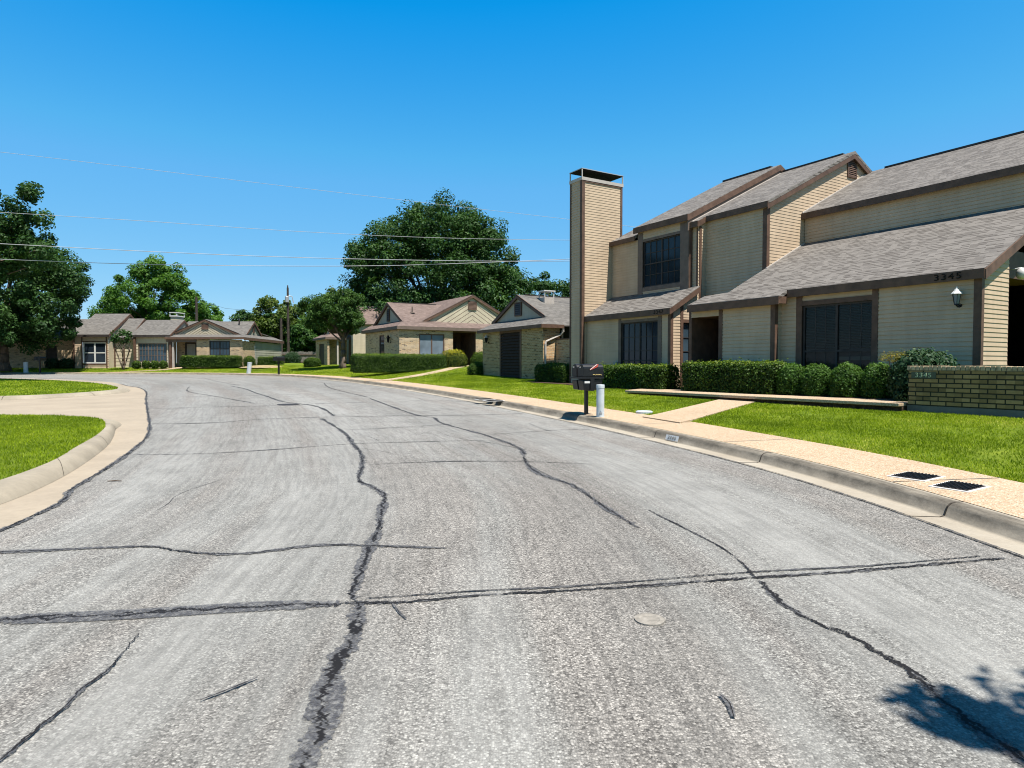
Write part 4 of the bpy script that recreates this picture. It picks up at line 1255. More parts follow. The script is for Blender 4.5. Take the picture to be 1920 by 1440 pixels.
def gable(parent, pl, s0, s1, zb, zt, over=0.12, mat='siding_pale', vent=None, chev=True, trim='trim', depth_back=0.02):
    b = MB()
    pl_poly = [(s0, zb), (s1, zb), ((s0+s1)/2, zt)]
    if chev:
        chevron(b, pl, s0, s1, zb, zt, 6)
        k = MB(); k.poly([pl.pt(s, z, 0.0) for s, z in pl_poly]); k.build('gable_backing', M['trim'], parent)  # brown sheet behind the gaps paints the shade in the grooves
    else: b.poly([pl.pt(s, z, 0.0) for s, z in pl_poly])
    g = b.build('gable_wall', M[mat], parent)
    b = MB(); c = (s0+s1)/2
    rise = (zt - zb)/((s1-s0)/2)
    pl.slant(b, s0-over, zb - rise*over + 0.16, c, zt + 0.16, 0.20, 0.10, 0.15)
    pl.slant(b, c, zt + 0.16, s1+over, zb - rise*over + 0.16, 0.20, 0.10, 0.15)
    b.split('rake_board', M[trim], parent)
    if vent:
        louvre(parent, pl, c - vent[0]/2, c + vent[0]/2, vent[1], vent[2], 6, 'trim', 'trim' if chev else 'trim_dark', fw=0.05, proud=0.03)
    return g

def post(b, x, y, z0, z1, r=0.06): b.box(x-r, x+r, y-r, y+r, z0, z1)

# ---- house C: brick garage end with a tall slatted screen
CZ = 0.70
HC = empty('brick_house', (1.49, 31.0, 0), math.radians(-61), 'dusky brick house with a tall dark slatted door and white downpipe, beside the tower', 'house', 'houses along the street')
fC = Pl(0,0,1,0); sC = Pl(0,0,0,1)
b = MB(); flat_wall(b, fC, -6.5, 0, 0.3, 3.36, [(-4.28,-2.22,0.72,3.18)]); flat_wall(b, Pl(-6.5,0,0,-1), -6, 0, 0.3, 3.36)
b.split('wall', M['brick_c'], HC)
b = MB(); flat_wall(b, sC, 0, 0.95, 0.3, 3.36); b.split('side_wall', M['brick_red'], HC)
b = MB(); flat_wall(b, Pl(-0.55,0.95,0,1), 0, 8, 0.3, 3.5); flat_wall(b, Pl(0,0.95,-1,0), 0, 0.55, 0.3, 3.36); b.split('side_wall', M['trim_dark'], HC)
b = MB()
fC.box(b,-4.40,-4.28,0.6,3.30,-0.05,0.03); fC.box(b,-2.22,-2.08,0.6,3.30,-0.05,0.03); fC.box(b,-4.28,-2.22,3.18,3.30,-0.05,0.028)
sd = b.build('slatted_door', M['trim'], HC)
b = MB(); n = 16; h = (3.18-0.72)/n
for k in range(n):
    z = 0.72 + k*h
    b.hexa([fC.pt(-4.28,z,0.02), fC.pt(-2.22,z,0.02), fC.pt(-2.22,z+h*0.8,-0.06), fC.pt(-4.28,z+h*0.8,-0.06),
            fC.pt(-4.28,z+0.02,0.02), fC.pt(-2.22,z+0.02,0.02), fC.pt(-2.22,z+h*0.95,-0.05), fC.pt(-4.28,z+h*0.95,-0.05)])
b.build('slat', M['slat'], sd)
b = MB(); fC.quad(b,-4.28,-2.22,0.72,3.18,-0.09); b.build('door_back', M['void'], sd)
cg = 0.75                                              # gable stands this far back
gC = Pl(0, cg, 1, 0)
gable(HC, gC, -6.35, -1.0, 3.86, 5.08, 0.1, 'siding_grey', (0.62, 4.15, 4.78), False)
b = MB()
e = 0.22
b.prism([(-6.5-e,-e,3.44),(0+e,-e,3.44),(-0.75,cg+0.02,3.92),(-6.3,cg+0.02,3.92)], (0,0,-0.07))
b.prism([(0+e,-e,3.44),(0+e,2.2,3.44),(-0.70,2.2,3.93),(-0.75,cg+0.02,3.93)], (0,0,-0.07))
b.prism([(-6.5-e,6,3.44),(-6.5-e,-e,3.44),(-6.3,cg+0.02,3.92),(-6.3,6,3.92)], (0,0,-0.07))
b.build('skirt_roof', M['roof_far'], HC)
b = MB()
apx, apz = -3.675, 5.24
roof(b, [(apx,cg-0.15,apz),(0.15,cg-0.15,apz-1.745),(0.15,9,apz-1.745),(apx,9,apz)][::-1] if False else [(apx,cg-0.15,apz),(-0.75,cg-0.15,3.905),(-0.75,2.2,3.905),(0.10,2.2,3.515),(0.10,9,3.515),(apx,9,apz)], 0.07)
roof(b, [(apx,9,apz),(-6.6,9,3.905),(-6.6,cg-0.15,3.905),(apx,cg-0.15,apz)], 0.07)
mr = b.build('main_roof', M['roof_far'], HC)
b = MB(); b.box(apx-0.08,apx+0.08,1.1,8.8,apz-0.03,apz+0.03); b.build('ridge_cap', M['trim_dark'], mr)
b = MB()
b.box(-6.5-e,e,-e-0.03,-e,3.27,3.44); b.box(e,e+0.03,-e,1.05,3.27,3.44); b.split('fascia', M['trim'], HC)
b = MB()
b.box(-3.2,-2.6,1.7,2.3,4.6,5.06); cc = b.build('chimney', M['flash'], HC)
b = MB()
for x in (-3.2,-2.64):
    for y in (1.7,2.26): b.box(x,x+0.04,y,y+0.04,5.06,5.38)
b.box(-3.25,-2.55,1.65,2.35,5.38,5.43); b.build('chimney_cap', M['white'], cc)
b = MB()
b.chain([(0.17,1.02,3.35),(0.17,1.05,3.1),(0.06,0.95,2.95),(0.06,0.14,2.62),(0.06,0.10,2.5),(0.06,0.10,0.8)], [0.05]*6, 6)
b.build('downspout', M['flash'], HC)
b = MB(); b.chain([(-0.08,1.15,3.2),(-0.08,1.15,2.7)], [0.05]*2, 6); b.build('downspout', M['flash'], HC)
lantern(HC, fC, -5.72, 2.92, 'void', 'flash', 1.1, gl='void')
GWl = empty('brick_wall', (1.49, 31.0, 0), math.radians(-61), 'orange brick courtyard wall between the slatted door house and the tower', 'wall')
b = MB(); b.box(0.03,3.2,0.72,0.95,0.3,2.70); b.build('wall', M['brick_red'], GWl)
b = MB(); b.box(0.03,3.2,0.70,0.97,2.70,2.76); b.build('cap', M['trim'], GWl)

# ---- house D: buff brick with the big chevron gable
HD = empty('brick_house', (-7.50, 43.0, 0), math.radians(31), 'buff brick house with a large pale chevron gable and grey screened window', 'house', 'houses along the street')
fD = Pl(0,0,1,0); lD = Pl(0,7.0,0,-1)                  # right face, left face (x = 0)
b = MB()
flat_wall(b, fD, 0, 3.95, 0.5, 3.86, [(1.42,3.30,1.15,3.60)])
flat_wall(b, fD, 5.74, 9.5, 0.5, 3.86)
flat_wall(b, lD, 0, 7.0, 0.5, 3.86, [(3.06,4.13,1.2,3.60)])
b.split('wall', M['brick'], HD)
window(HD, fD, 1.42,3.30,1.15,3.60, 2,1,1,'trim','glass_grey',0.07, mid=0.30)
window(HD, lD, 3.06,4.13,1.2,3.60, 1,1,6,'trim','glass',0.08)
b = MB()
b.box(3.95,5.74,2.4,2.5,0.5,3.86); b.box(3.87,3.95,0.01,2.5,0.5,3.86); b.box(5.74,5.82,0.01,2.5,0.5,3.86); b.box(3.95,5.74,0.0,2.4,3.78,3.86)
b.build('entry_recess', M['trim'], HD)
b = MB(); b.box(4.4,5.35,2.34,2.399,0.9,3.2); b.build('door', M['trim_dark'], HD)
lantern(HD, lD, 5.42, 3.25, 'void', 'void', 1.3, gl='void')
b = MB(); e = 0.2
b.box(-e,9.7,-e-0.03,-e,3.86,4.06); b.box(-e-0.03,-e,-e-0.03,7.3,3.86,4.06); b.split('fascia', M['trim_lite'], HD)
b = MB(); b.prism([(-e,-e,3.87),(9.7,-e,3.87),(9.7,0.0,3.87),(-e,0.0,3.87)],(0,0,-0.02)); b.prism([(-e,0,3.87),(0,0,3.87),(0,7.2,3.87),(-e,7.2,3.87)],(0,0,-0.02)); b.build('soffit', M['trim'], HD)
b = MB()
b.prism([(-e,-e,4.08),(9.7,-e,4.08),(9.2,0.85,4.52),(0.62,0.85,4.52)], (0,0,-0.06))
b.prism([(-e,7.4,4.08),(-e,-e,4.08),(0.62,0.85,4.52),(0.62,7.4,4.52)], (0,0,-0.06))
b.build('skirt_roof', M['roof_brown'], HD)
gable(HD, Pl(0,0.80,1,0), 2.15, 9.6, 4.46, 6.36, 0.1, 'siding_pale', (0.58, 5.50, 6.02), True)
gable(HD, Pl(0.62,0,0,-1), -6.5, -0.75, 4.34, 5.80, 0.1, 'siding_grey', (0.42, 4.65, 5.45), False)
b = MB()
ax, az = 5.875, 6.54
roof(b, [(ax,0.65,az),(1.75,0.65,az-2.10),(1.75,10,az-2.10),(ax,10,az)], 0.07)
roof(b, [(ax,10,az),(10.0,10,az-2.10),(10.0,0.65,az-2.10),(ax,0.65,az)], 0.07)
ay, lz = 3.625, 5.98
roof(b, [(0.47,ay,lz),(0.47,0.55,lz-1.56),(3.3,0.55,lz-1.56),(5.0,ay,lz)], 0.07)
roof(b, [(0.47,6.9,lz-1.66),(0.47,ay,lz),(5.0,ay,lz),(5.0,6.9,lz-1.66)], 0.07)
mr = b.build('main_roof', M['roof_brown'], HD)
b = MB(); b.box(0.9,4.3,ay-0.08,ay+0.08,lz-0.03,lz+0.03); b.build('ridge_cap', M['trim_dark'], mr)
b = MB(); b.tube((1.75,2.0,5.2),(1.75,2.0,5.6),0.05); b.lathe([(0.2,0.0),(0.1,0.06)],(1.75,2.0,5.16),10); b.build('roof_vent', M['trim_lite'], HD)

# gable of a roof that shows over house D, and one beyond it
HX = empty('house_beyond', (-7.0, 58.0, 0), math.radians(20), 'brown roofed house whose little gable peeps over the chevron gable house', 'house', 'houses along the street')
b = MB(); b.box(-7,3,1,9,0.8,5.2); b.build('wall', M['siding_pale'], HX)
gable(HX, Pl(0,0.8,1,0), -2.6, 1.2, 5.0, 6.95, 0.1, 'siding_pale', None, False)
b = MB(); roof(b, [(-0.7,0.7,7.1),(-2.8,0.7,4.95),(-2.8,9,4.95),(-0.7,9,7.1)],0.07); roof(b, [(-0.7,9,7.1),(1.4,9,4.95),(1.4,0.7,4.95),(-0.7,0.7,7.1)],0.07)
roof(b, [(-0.9,4,6.95),(-7.2,4,6.95),(-7.2,0.7,5.1),(-0.9,0.7,5.1)],0.07); b.build('roof', M['roof_brown'], HX)

# ---- house E: small brick and board house behind the street tree
HE = empty('brick_house', (-16.29, 57.0, 0), math.radians(31), 'small brick and board house half hidden by the street tree', 'house', 'houses along the street')
fE = Pl(0,0,1,0); lE = Pl(0,4.0,0,-1)
b = MB()
flat_wall(b, lE, 0, 4.0, 0.8, 3.78, [(1.1,2.95,1.0,3.40)])
flat_wall(b, Pl(0,0.9,1,0), 0, 2.0, 0.8, 3.78); flat_wall(b, fE, 0, 0.18, 0.8, 3.78)
b.split('wall', M['brick'], HE)
b = MB(); lE.quad(b,1.1,2.95,1.0,3.40,-0.08); b.build('door', M['trim_dark'], HE)
sided_wall('side_wall', HE, fE, 2.02, 6.5, 0.8, 3.78, (), 'siding_pale', 0.28, 0.02)
b = MB(); post(b, 0.92, 0.06, 0.8, 3.8, 0.07); b.build('porch_post', M['flash'], HE)
b = MB(); post(b, 2.0, -0.04, 0.8, 3.8, 0.07); post(b, 2.5,-0.06,0.8,3.8,0.05); b.split('corner_trim', M['trim'], HE)
b = MB(); b.box(-0.2,6.8,-0.23,-0.2,3.74,3.92); b.box(-0.23,-0.2,-0.2,4.3,3.74,3.92); b.split('fascia', M['trim_lite'], HE)
b = MB()
b.prism([(-0.2,-0.2,3.94),(6.8,-0.2,3.94),(6.8,0.8,4.3),(0.6,0.8,4.3)],(0,0,-0.06)); b.prism([(-0.2,4.3,3.94),(-0.2,-0.2,3.94),(0.6,0.8,4.3),(0.6,4.3,4.3)],(0,0,-0.06))
roof(b, [(6.9,2.6,5.86),(1.2,2.6,5.86),(1.2,-0.1,4.0),(6.9,-0.1,4.0)],0.07); roof(b, [(6.9,5.4,4.0),(1.2,5.4,4.0),(1.2,2.6,5.86),(6.9,2.6,5.86)],0.07)
b.build('roof', M['roof_brown'], HE)
gable(HE, Pl(0.65,0,0,-1), -3.1, -0.9, 4.1, 4.85, 0.08, 'siding_grey', None, False)

# ---- house F: buff brick, porch on its left, gable over
HF = empty('brick_house', (-23.78, 57.0, 0), 0, 'buff brick house at the end of the bend with open porch and low wide gable', 'house', 'houses along the street')
fF_ = Pl(0,0,1,0); sF = Pl(0,0,0,1)
b = MB()
flat_wall(b, fF_, -4.05, 0, 0.8, 3.72, [(-2.92,-1.10,1.7,3.62)])
flat_wall(b, sF, 0, 2.75, 0.8, 3.60)
flat_wall(b, Pl(0,1.5,1,0), -6.6, -4.05, 0.8, 3.72)
b.split('wall', M['brick'], HF)
sided_wall('side_wall', HF, sF, 2.75, 9.6, 0.8, 3.62, (), 'siding_grey', 0.22, 0.02)
b = MB(); flat_wall(b, Pl(-4.05,1.5,0,-1), 0, 1.5, 0.8, 3.72); b.build('entry_recess', M['trim'], HF)
b = MB(); b.box(-5.78,-5.62,1.40,1.49,0.9,3.5); b.box(-4.84,-4.72,1.40,1.49,0.9,3.5); b.box(-5.62,-4.84,1.40,1.49,3.38,3.5); dF = b.build('door_frame', M['trim_dark'], HF)
b = MB(); b.box(-5.62,-4.84,1.44,1.488,0.9,3.38); b.build('door', M['door'], dF)
b = MB(); post(b,-6.35,0.02,0.8,3.6,0.09); b.build('porch_post', M['trim'], HF)
b = MB(); post(b,-6.14,0.06,0.8,3.6,0.07); b.build('porch_post', M['flash'], HF)
b = MB(); b.box(-6.7,-4.05,-0.05,0.10,3.50,3.80); b.build('porch_beam', M['trim_lite'], HF)
window(HF, fF_, -2.92,-1.10,1.7,3.62, 2,3,3,'trim_dark','glass_blue',0.08, 0.035)
b = MB(); fF_.box(b,-3.0,-1.0,3.62,3.70,0,0.03); b.split('window_trim', M['flash'], HF)
b = MB(); b.box(-6.75,0.2,-0.23,-0.2,3.74,3.92); b.box(0.2,0.23,-0.2,9.8,3.68,3.92); b.split('fascia', M['trim'], HF)
b = MB()
b.prism([(-6.75,-0.2,3.94),(0.2,-0.2,3.94),(-0.45,1.0,4.24),(-6.75,1.0,4.24)],(0,0,-0.06))
b.prism([(0.2,-0.2,3.94),(0.2,9.8,3.94),(-0.45,8.8,4.26),(-0.45,1.0,4.24)],(0,0,-0.06))
b.build('skirt_roof', M['roof_far'], HF)
gable(HF, Pl(0,0.95,1,0), -6.65, -0.75, 4.18, 5.42, 0.12, 'siding_pale', (0.50, 4.72, 5.15), True)
gable(HF, Pl(-0.5,0,0,1), 2.0, 5.4, 4.24, 5.40, 0.1, 'siding_grey', (0.22, 4.55, 5.10), False)
b = MB()
roof(b, [(-3.7,0.8,5.59),(-6.9,0.8,4.245),(-6.9,6,4.245),(-3.7,6,5.59)],0.07); roof(b, [(-3.7,6,5.59),(-0.5,6,4.245),(-0.5,0.8,4.245),(-3.7,0.8,5.59)],0.07)
roof(b, [(-0.38,3.7,5.57),(-6.6,3.7,5.57),(-6.6,1.8,4.27),(-0.38,1.8,4.27)],0.07); roof(b, [(-0.38,5.6,4.27),(-6.6,5.6,4.27),(-6.6,3.7,5.57),(-0.38,3.7,5.57)],0.07)
roof(b, [(-0.45,8.9,4.26),(-5,8.9,4.26),(-5,4.9,4.6),(-0.45,4.9,4.6)],0.07)
b.build('main_roof', M['roof_far'], HF)
b = MB(); b.tube((-1.6,3.2,5.3),(-1.6,3.2,5.75),0.07); b.build('roof_vent', M['trim_dark'], HF)

# ---- house G: board house with triple window
HG = empty('board_house', (-23.78, 57.0, 0), 0, 'pale board house with a wide three part window and a capped chimney', 'house', 'houses along the street')
fG = Pl(0,0.1,1,0)
sided_wall('wall', HG, fG, -9.55, -6.62, 0.8, 4.02, [(-9.25,-6.72,1.75,3.40)], 'siding_pale', 0.24, 0.02)
b = MB(); flat_wall(b, Pl(-6.62,0.1,0,1), 0, 1.4, 0.8, 4.0); b.split('side_wall', M['siding_pale'], HG)
window(HG, fG, -9.25,-6.72,1.75,3.40, 3,3,3,'trim_lite','glass_blue',0.08, 0.03)
b = MB(); post(b,-9.5,0.02,0.8,3.95,0.09); b.split('corner_trim', M['trim'], HG)
b = MB(); b.box(-9.8,-6.35,-0.12,-0.08,3.92,4.12); b.split('fascia', M['trim_dark'], HG)
b = MB(); roof(b, [(-6.35,-0.08,4.14),(-6.35,2.5,5.62),(-9.8,2.5,5.62),(-9.8,-0.08,4.14)],0.08); roof(b, [(-6.35,2.5,5.62),(-6.35,5.2,4.14),(-9.8,5.2,4.14),(-9.8,2.5,5.62)],0.08)
b.build('roof', M['roof_far'], HG)
b = MB(); g_ = Pl(-6.35,0,0,1); g_.slant(b,-0.1,4.13,2.5,5.61,0.2,0,0.04); g_.slant(b,2.5,5.61,5.2,4.13,0.2,0,0.04); b.split('rake_board', M['trim'], HG)
b = MB(); b.poly([(-6.40,0.0,4.0),(-6.40,5.1,4.0),(-6.40,2.5,5.5)]); b.build('gable_wall', M['siding_grey'], HG)
b = MB(); b.box(-8.20,-7.62,3.6,4.9,4.2,6.02); cg_ = b.build('chimney', M['siding_pale'], HG)
b = MB(); b.box(-8.26,-7.56,3.52,4.98,6.02,6.12)
for x in (-8.25,-7.63):
    for y in (3.53,4.91): b.box(x,x+0.06,y,y+0.06,6.12,6.36)
b.box(-8.28,-7.54,3.49,5.01,6.36,6.43); b.build('chimney_cap', M['white'], cg_)
# ---- house H: three stepped fronts under the big tree
HH = empty('board_house', (-23.78, 57.0, 0), 0, 'brick and board house in the shade of the big left tree, white four light window', 'house', 'houses along the street')
fH = Pl(0,0.1,1,0)
sided_wall('wall', HH, fH, -15.0, -11.85, 0.8, 4.02, [(-14.15,-12.08,1.62,3.50)], 'siding', 0.2, 0.02)
window(HH, fH, -14.15,-12.08,1.62,3.50, 2,1,2,'white','glass',0.11, 0.09)
b = MB(); fH.box(b,-14.25,-14.15,0.8,4.0,0,0.05); fH.box(b,-12.08,-11.98,0.8,4.0,0,0.05); fH.box(b,-15.0,-14.85,0.8,4.0,0,0.05); fH.box(b,-14.15,-12.08,3.5,3.6,0,0.04); fH.box(b,-14.15,-12.08,1.5,1.62,0,0.04); b.split('window_trim', M['trim'], HH)
b = MB(); flat_wall(b, Pl(-11.85,0.1,0,1), 0, 0.7, 0.8, 4.0); b.split('side_wall', M['siding_pale'], HH)
sided_wall('wall', HH, Pl(0,0.8,1,0), -11.85, -9.6, 0.8, 3.9, (), 'siding_pale', 0.3, 0.02)
b = MB(); Pl(0,0.8,1,0).box(b,-11.80,-11.68,0.8,3.85,0,0.05); Pl(0,0.8,1,0).box(b,-10.95,-10.85,0.8,3.85,0,0.05); b.split('corner_trim', M['trim'], HH)
b = MB(); flat_wall(b, Pl(0,0.6,1,0), -20.5, -15.0, 0.8, 3.72, [(-17.8,-16.8,0.9,3.2)]); b.split('wall', M['brick'], HH)
b = MB(); Pl(0,0.6,1,0).quad(b,-17.8,-16.8,0.9,3.2,-0.08); b.build('door', M['trim_dark'], HH)
b = MB(); flat_wall(b, Pl(0,0.6,1,0), -32, -20.5, 0.8, 3.72); b.split('wall', M['brick'], HH)
b = MB()
roof(b, [(-11.75,-0.08,4.18),(-11.75,3.2,6.25),(-15.0,3.2,6.25),(-15.0,-0.08,4.18)],0.08); roof(b, [(-11.75,3.2,6.25),(-11.75,7,4.18),(-15.0,7,4.18),(-15.0,3.2,6.25)],0.08)
roof(b, [(-15.0,0.35,3.9),(-15.0,3.2,5.75),(-32,3.2,5.75),(-32,0.35,3.9)],0.08); roof(b, [(-15.0,3.2,5.75),(-15.0,7,4.0),(-32,7,4.0),(-32,3.2,5.75)],0.08)
roof(b, [(-10.25,0.55,3.95),(-10.25,2.9,5.78),(-11.76,2.9,5.78),(-11.76,0.55,3.95)],0.08); roof(b, [(-10.25,2.9,5.78),(-10.25,5.2,4.1),(-11.76,5.2,4.1),(-11.76,2.9,5.78)],0.08)
roof(b, [(-9.55,0.55,3.85),(-9.55,2.2,4.9),(-10.26,2.2,4.9),(-10.26,0.55,3.85)],0.08)
b.build('roof', M['roof_far'], HH)
b = MB()
for xx, y0, z0, y1, z1 in ((-11.75,-0.1,4.17,3.2,6.24),(-10.25,0.5,3.92,2.9,5.77)):
    Pl(xx,0,0,1).slant(b,y0,z0,y1,z1,0.26,0,0.05); Pl(xx,0,0,1).slant(b,y1,z1,y1+2.2,z1-1.5,0.24,0,0.05)
b.split('rake_board', M['trim'], HH)
b = MB(); b.poly([(-11.80,0.1,3.9),(-11.80,6,3.9),(-11.80,3.2,6.1)]); b.poly([(-10.3,0.8,3.8),(-10.3,5,3.8),(-10.3,2.9,5.6)]); b.build('gable_wall', M['siding_grey'], HH)
b = MB(); b.box(-15.1,-11.7,-0.12,-0.08,3.96,4.16); b.box(-32,-15.1,0.31,0.35,3.7,3.88); b.box(-11.75,-9.55,0.51,0.55,3.74,3.92); b.split('fascia', M['trim_dark'], HH)

# wooden fence between F and E
FN = empty('wood_fence', (-22.5, 70.0, 0), 0, 'weathered grey board fence in the gap between two low houses', 'fence')
b = MB()
for k in range(46):
    x = -3.0 + k*0.155; b.box(x, x+0.145, 0, 0.025, 0.9, 2.92 + random.uniform(-0.05,0.05))
b.build('board', M['fence'], FN)
b = MB(); b.box(-3,4.2,-0.06,0,2.55,2.66); b.box(-3,4.2,-0.06,0,1.75,1.86); b.box(-3,4.2,-0.05,0,1.05,1.20); b.build('rail', M['trim_lite'], FN)
# ---------------------------------------------------------------- leaves
def unit(n):
    v = rng.normal(size=(n, 3)); return v / np.linalg.norm(v, axis=1)[:, None]

def leaf_quads(c, nrm, size, aspect=0.6):
    """diamond leaves: centre c, facing nrm, length size"""
    n = len(c)
    r = unit(n)
    t = np.cross(nrm, r); t /= (np.linalg.norm(t, axis=1)[:, None] + 1e-9)
    s = np.cross(nrm, t)
    L = (size * rng.uniform(0.7, 1.3, n))[:, None]
    v = np.empty((n, 4, 3))
    v[:, 0] = c - t*L*0.5; v[:, 1] = c + s*L*0.5*aspect; v[:, 2] = c + t*L*0.5; v[:, 3] = c - s*L*0.5*aspect
    v[:, 1] += nrm*L*0.12; v[:, 3] += nrm*L*0.12
    return v.reshape(-1, 3)

def crown_points(blobs, clumps, leaves, clump_r, fill=0.55):
    """leaves gathered in clumps that sit mostly near the outside of the blobs"""
    B = np.array(blobs, dtype=float)
    vol = B[:, 3]*B[:, 4]*B[:, 5]; vol = vol**0.8
    k = rng.choice(len(B), clumps, p=vol/vol.sum())
    d = unit(clumps)
    rad = rng.uniform(fill**3, 1.0, clumps)**(1/3.0)
    cc = B[k, :3] + d*rad[:, None]*B[k, 3:6]
    cr = clump_r * rng.uniform(0.6, 1.35, clumps)
    j = rng.integers(0, clumps, leaves)
    dd = unit(leaves); dd[:, 2] *= 0.8
    rr = rng.uniform(0.15, 1.0, leaves)**0.45
    p = cc[j] + dd*(rr*cr[j])[:, None]
    nrm = dd*0.8 + unit(leaves)*0.7 + np.array([0, 0, 0.5]); nrm /= np.linalg.norm(nrm, axis=1)[:, None]
    ct = rng.uniform(0, 1, clumps)
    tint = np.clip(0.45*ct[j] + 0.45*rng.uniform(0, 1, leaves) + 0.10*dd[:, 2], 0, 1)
    return p, nrm, tint, cc

def tree(name, label, cat, base, trunk_h, trunk_r, blobs, clumps, leaves, clump_r, leaf, mat, group=None, bark='bark', lean=(0,0), fill=0.55, limbs=14, stems=1):
    root = empty(name, base, 0, label, cat, group)
    p, nrm, tint, cc = crown_points(blobs, clumps, leaves, clump_r, fill)
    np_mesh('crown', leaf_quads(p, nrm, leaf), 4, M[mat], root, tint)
    b = MB()
    for s in range(stems):
        ang = 2*math.pi*s/max(1, stems) + 0.6
        sp = 0.0 if stems == 1 else trunk_h*0.28
        pts, rads = [], []
        for i in range(6):
            t = i/5
            pts.append((lean[0]*t*t + math.cos(ang)*sp*t + 0.06*trunk_h*math.sin(3*t+s)*0.3, lean[1]*t*t + math.sin(ang)*sp*t, trunk_h*t))
            rads.append(trunk_r*(1.35 if i == 0 else 1.0 - 0.45*t)/(1 if stems == 1 else 1.7))
        b.chain(pts, rads, 9)
        top = Vector(pts[-1]); tr = rads[-1]
        idx = rng.choice(len(cc), min(limbs//stems + 1, len(cc)), replace=False)
        for i in idx:
            e = Vector(cc[i]); a = top + Vector((0, 0, -trunk_h*random.uniform(0, 0.25)))
            m1 = a.lerp(e, 0.4) + Vector((0, 0, 0.08*(e-a).length))
            m2 = a.lerp(e, 0.72) + Vector((random.uniform(-.1,.1), random.uniform(-.1,.1), 0.05))*((e-a).length*0.3)
            b.chain([a, m1, m2, e], [tr*0.62, tr*0.36, tr*0.2, tr*0.07], 6)
    b.build('trunk', M[bark], root, smooth=True)
    return root

def hedge(name, label, base, L, W, H, n, leaf, mat, rz=0.0, group=None, rnd=0.16, ragged=0.085, cat='hedge', gold=None, z_lift=0.05):
    """clipped hedge: rounded box thick with leaves over a solid dark core"""
    root = empty(name, base, rz, label, cat, group)
    # points spread evenly over the front, back, ends and top of a box, corners eased
    area = np.array([L*H, L*H, L*W, W*H, W*H])
    fc = rng.choice(5, n, p=area/area.sum())
    u, v2 = rng.uniform(-1, 1, n), rng.uniform(-1, 1, n)
    q = np.empty((n, 3))
    q[:, 0] = np.where(fc == 3, -1, np.where(fc == 4, 1, u))
    q[:, 1] = np.where(fc == 0, -1, np.where(fc == 1, 1, np.where(fc == 2, v2, u)))
    q[:, 2] = np.where(fc == 2, 1, v2)
    half = np.array([L/2, W/2, H/2]); R = min(W, H)*0.24
    p = q*half
    core = np.clip(p, -(half - R), half - R); core[:, 2] = np.where(p[:, 2] < 0, p[:, 2], core[:, 2])
    dv = p - core; ln = np.maximum(np.linalg.norm(dv, axis=1), 1e-6)[:, None]
    out = dv/ln
    lump = 0.5 + 0.5*np.sin(p[:, 0]*3.3 + 1.3)*np.sin(p[:, 2]*5 + p[:, 1]*4 + 0.7)
    depth = R*(1 - 0.42*rng.uniform(0, 1, n)**2.2) + ragged*(lump - 0.5)*0.9 + rng.normal(0, ragged*0.28, n)
    sprig = rng.uniform(0, 1, n) < 0.025
    depth = depth + np.where(sprig, rng.uniform(0.03, 0.11, n), 0)
    p = core + out*depth[:, None]
    p[:, 2] = np.maximum(p[:, 2] + H/2 + z_lift, 0.01)
    nrm = out*0.9 + unit(n)*0.75 + np.array([0, 0, 0.22]); nrm /= np.linalg.norm(nrm, axis=1)[:, None]
    tint = np.clip(0.28 + 0.42*rng.uniform(-1, 1, n) + 0.22*(lump - 0.5) + 0.42*np.clip((out[:, 2] - 0.3)/0.7, 0, 1), 0, 1)  # upward leaves tinted paler, painting in the sunlit hedge top
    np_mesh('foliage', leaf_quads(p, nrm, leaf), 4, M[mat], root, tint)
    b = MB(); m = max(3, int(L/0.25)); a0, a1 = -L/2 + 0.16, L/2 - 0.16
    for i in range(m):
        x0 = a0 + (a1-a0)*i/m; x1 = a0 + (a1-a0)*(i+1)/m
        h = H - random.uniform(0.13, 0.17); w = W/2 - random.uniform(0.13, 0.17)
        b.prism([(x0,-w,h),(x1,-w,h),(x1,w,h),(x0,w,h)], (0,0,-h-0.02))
    b.build('shade_core', M['leaf_core'], root)
    b = MB()
    for i in range(max(2, int(L/0.4))):
        x = random.uniform(-L/2*0.8, L/2*0.8); y = random.uniform(-W/2*0.5, W/2*0.5)
        b.tube((x,y,-0.08),(x+random.uniform(-.1,.1),y,H*0.5),0.015,0.008,5)
    b.build('stems', M['bark'], root)
    return root

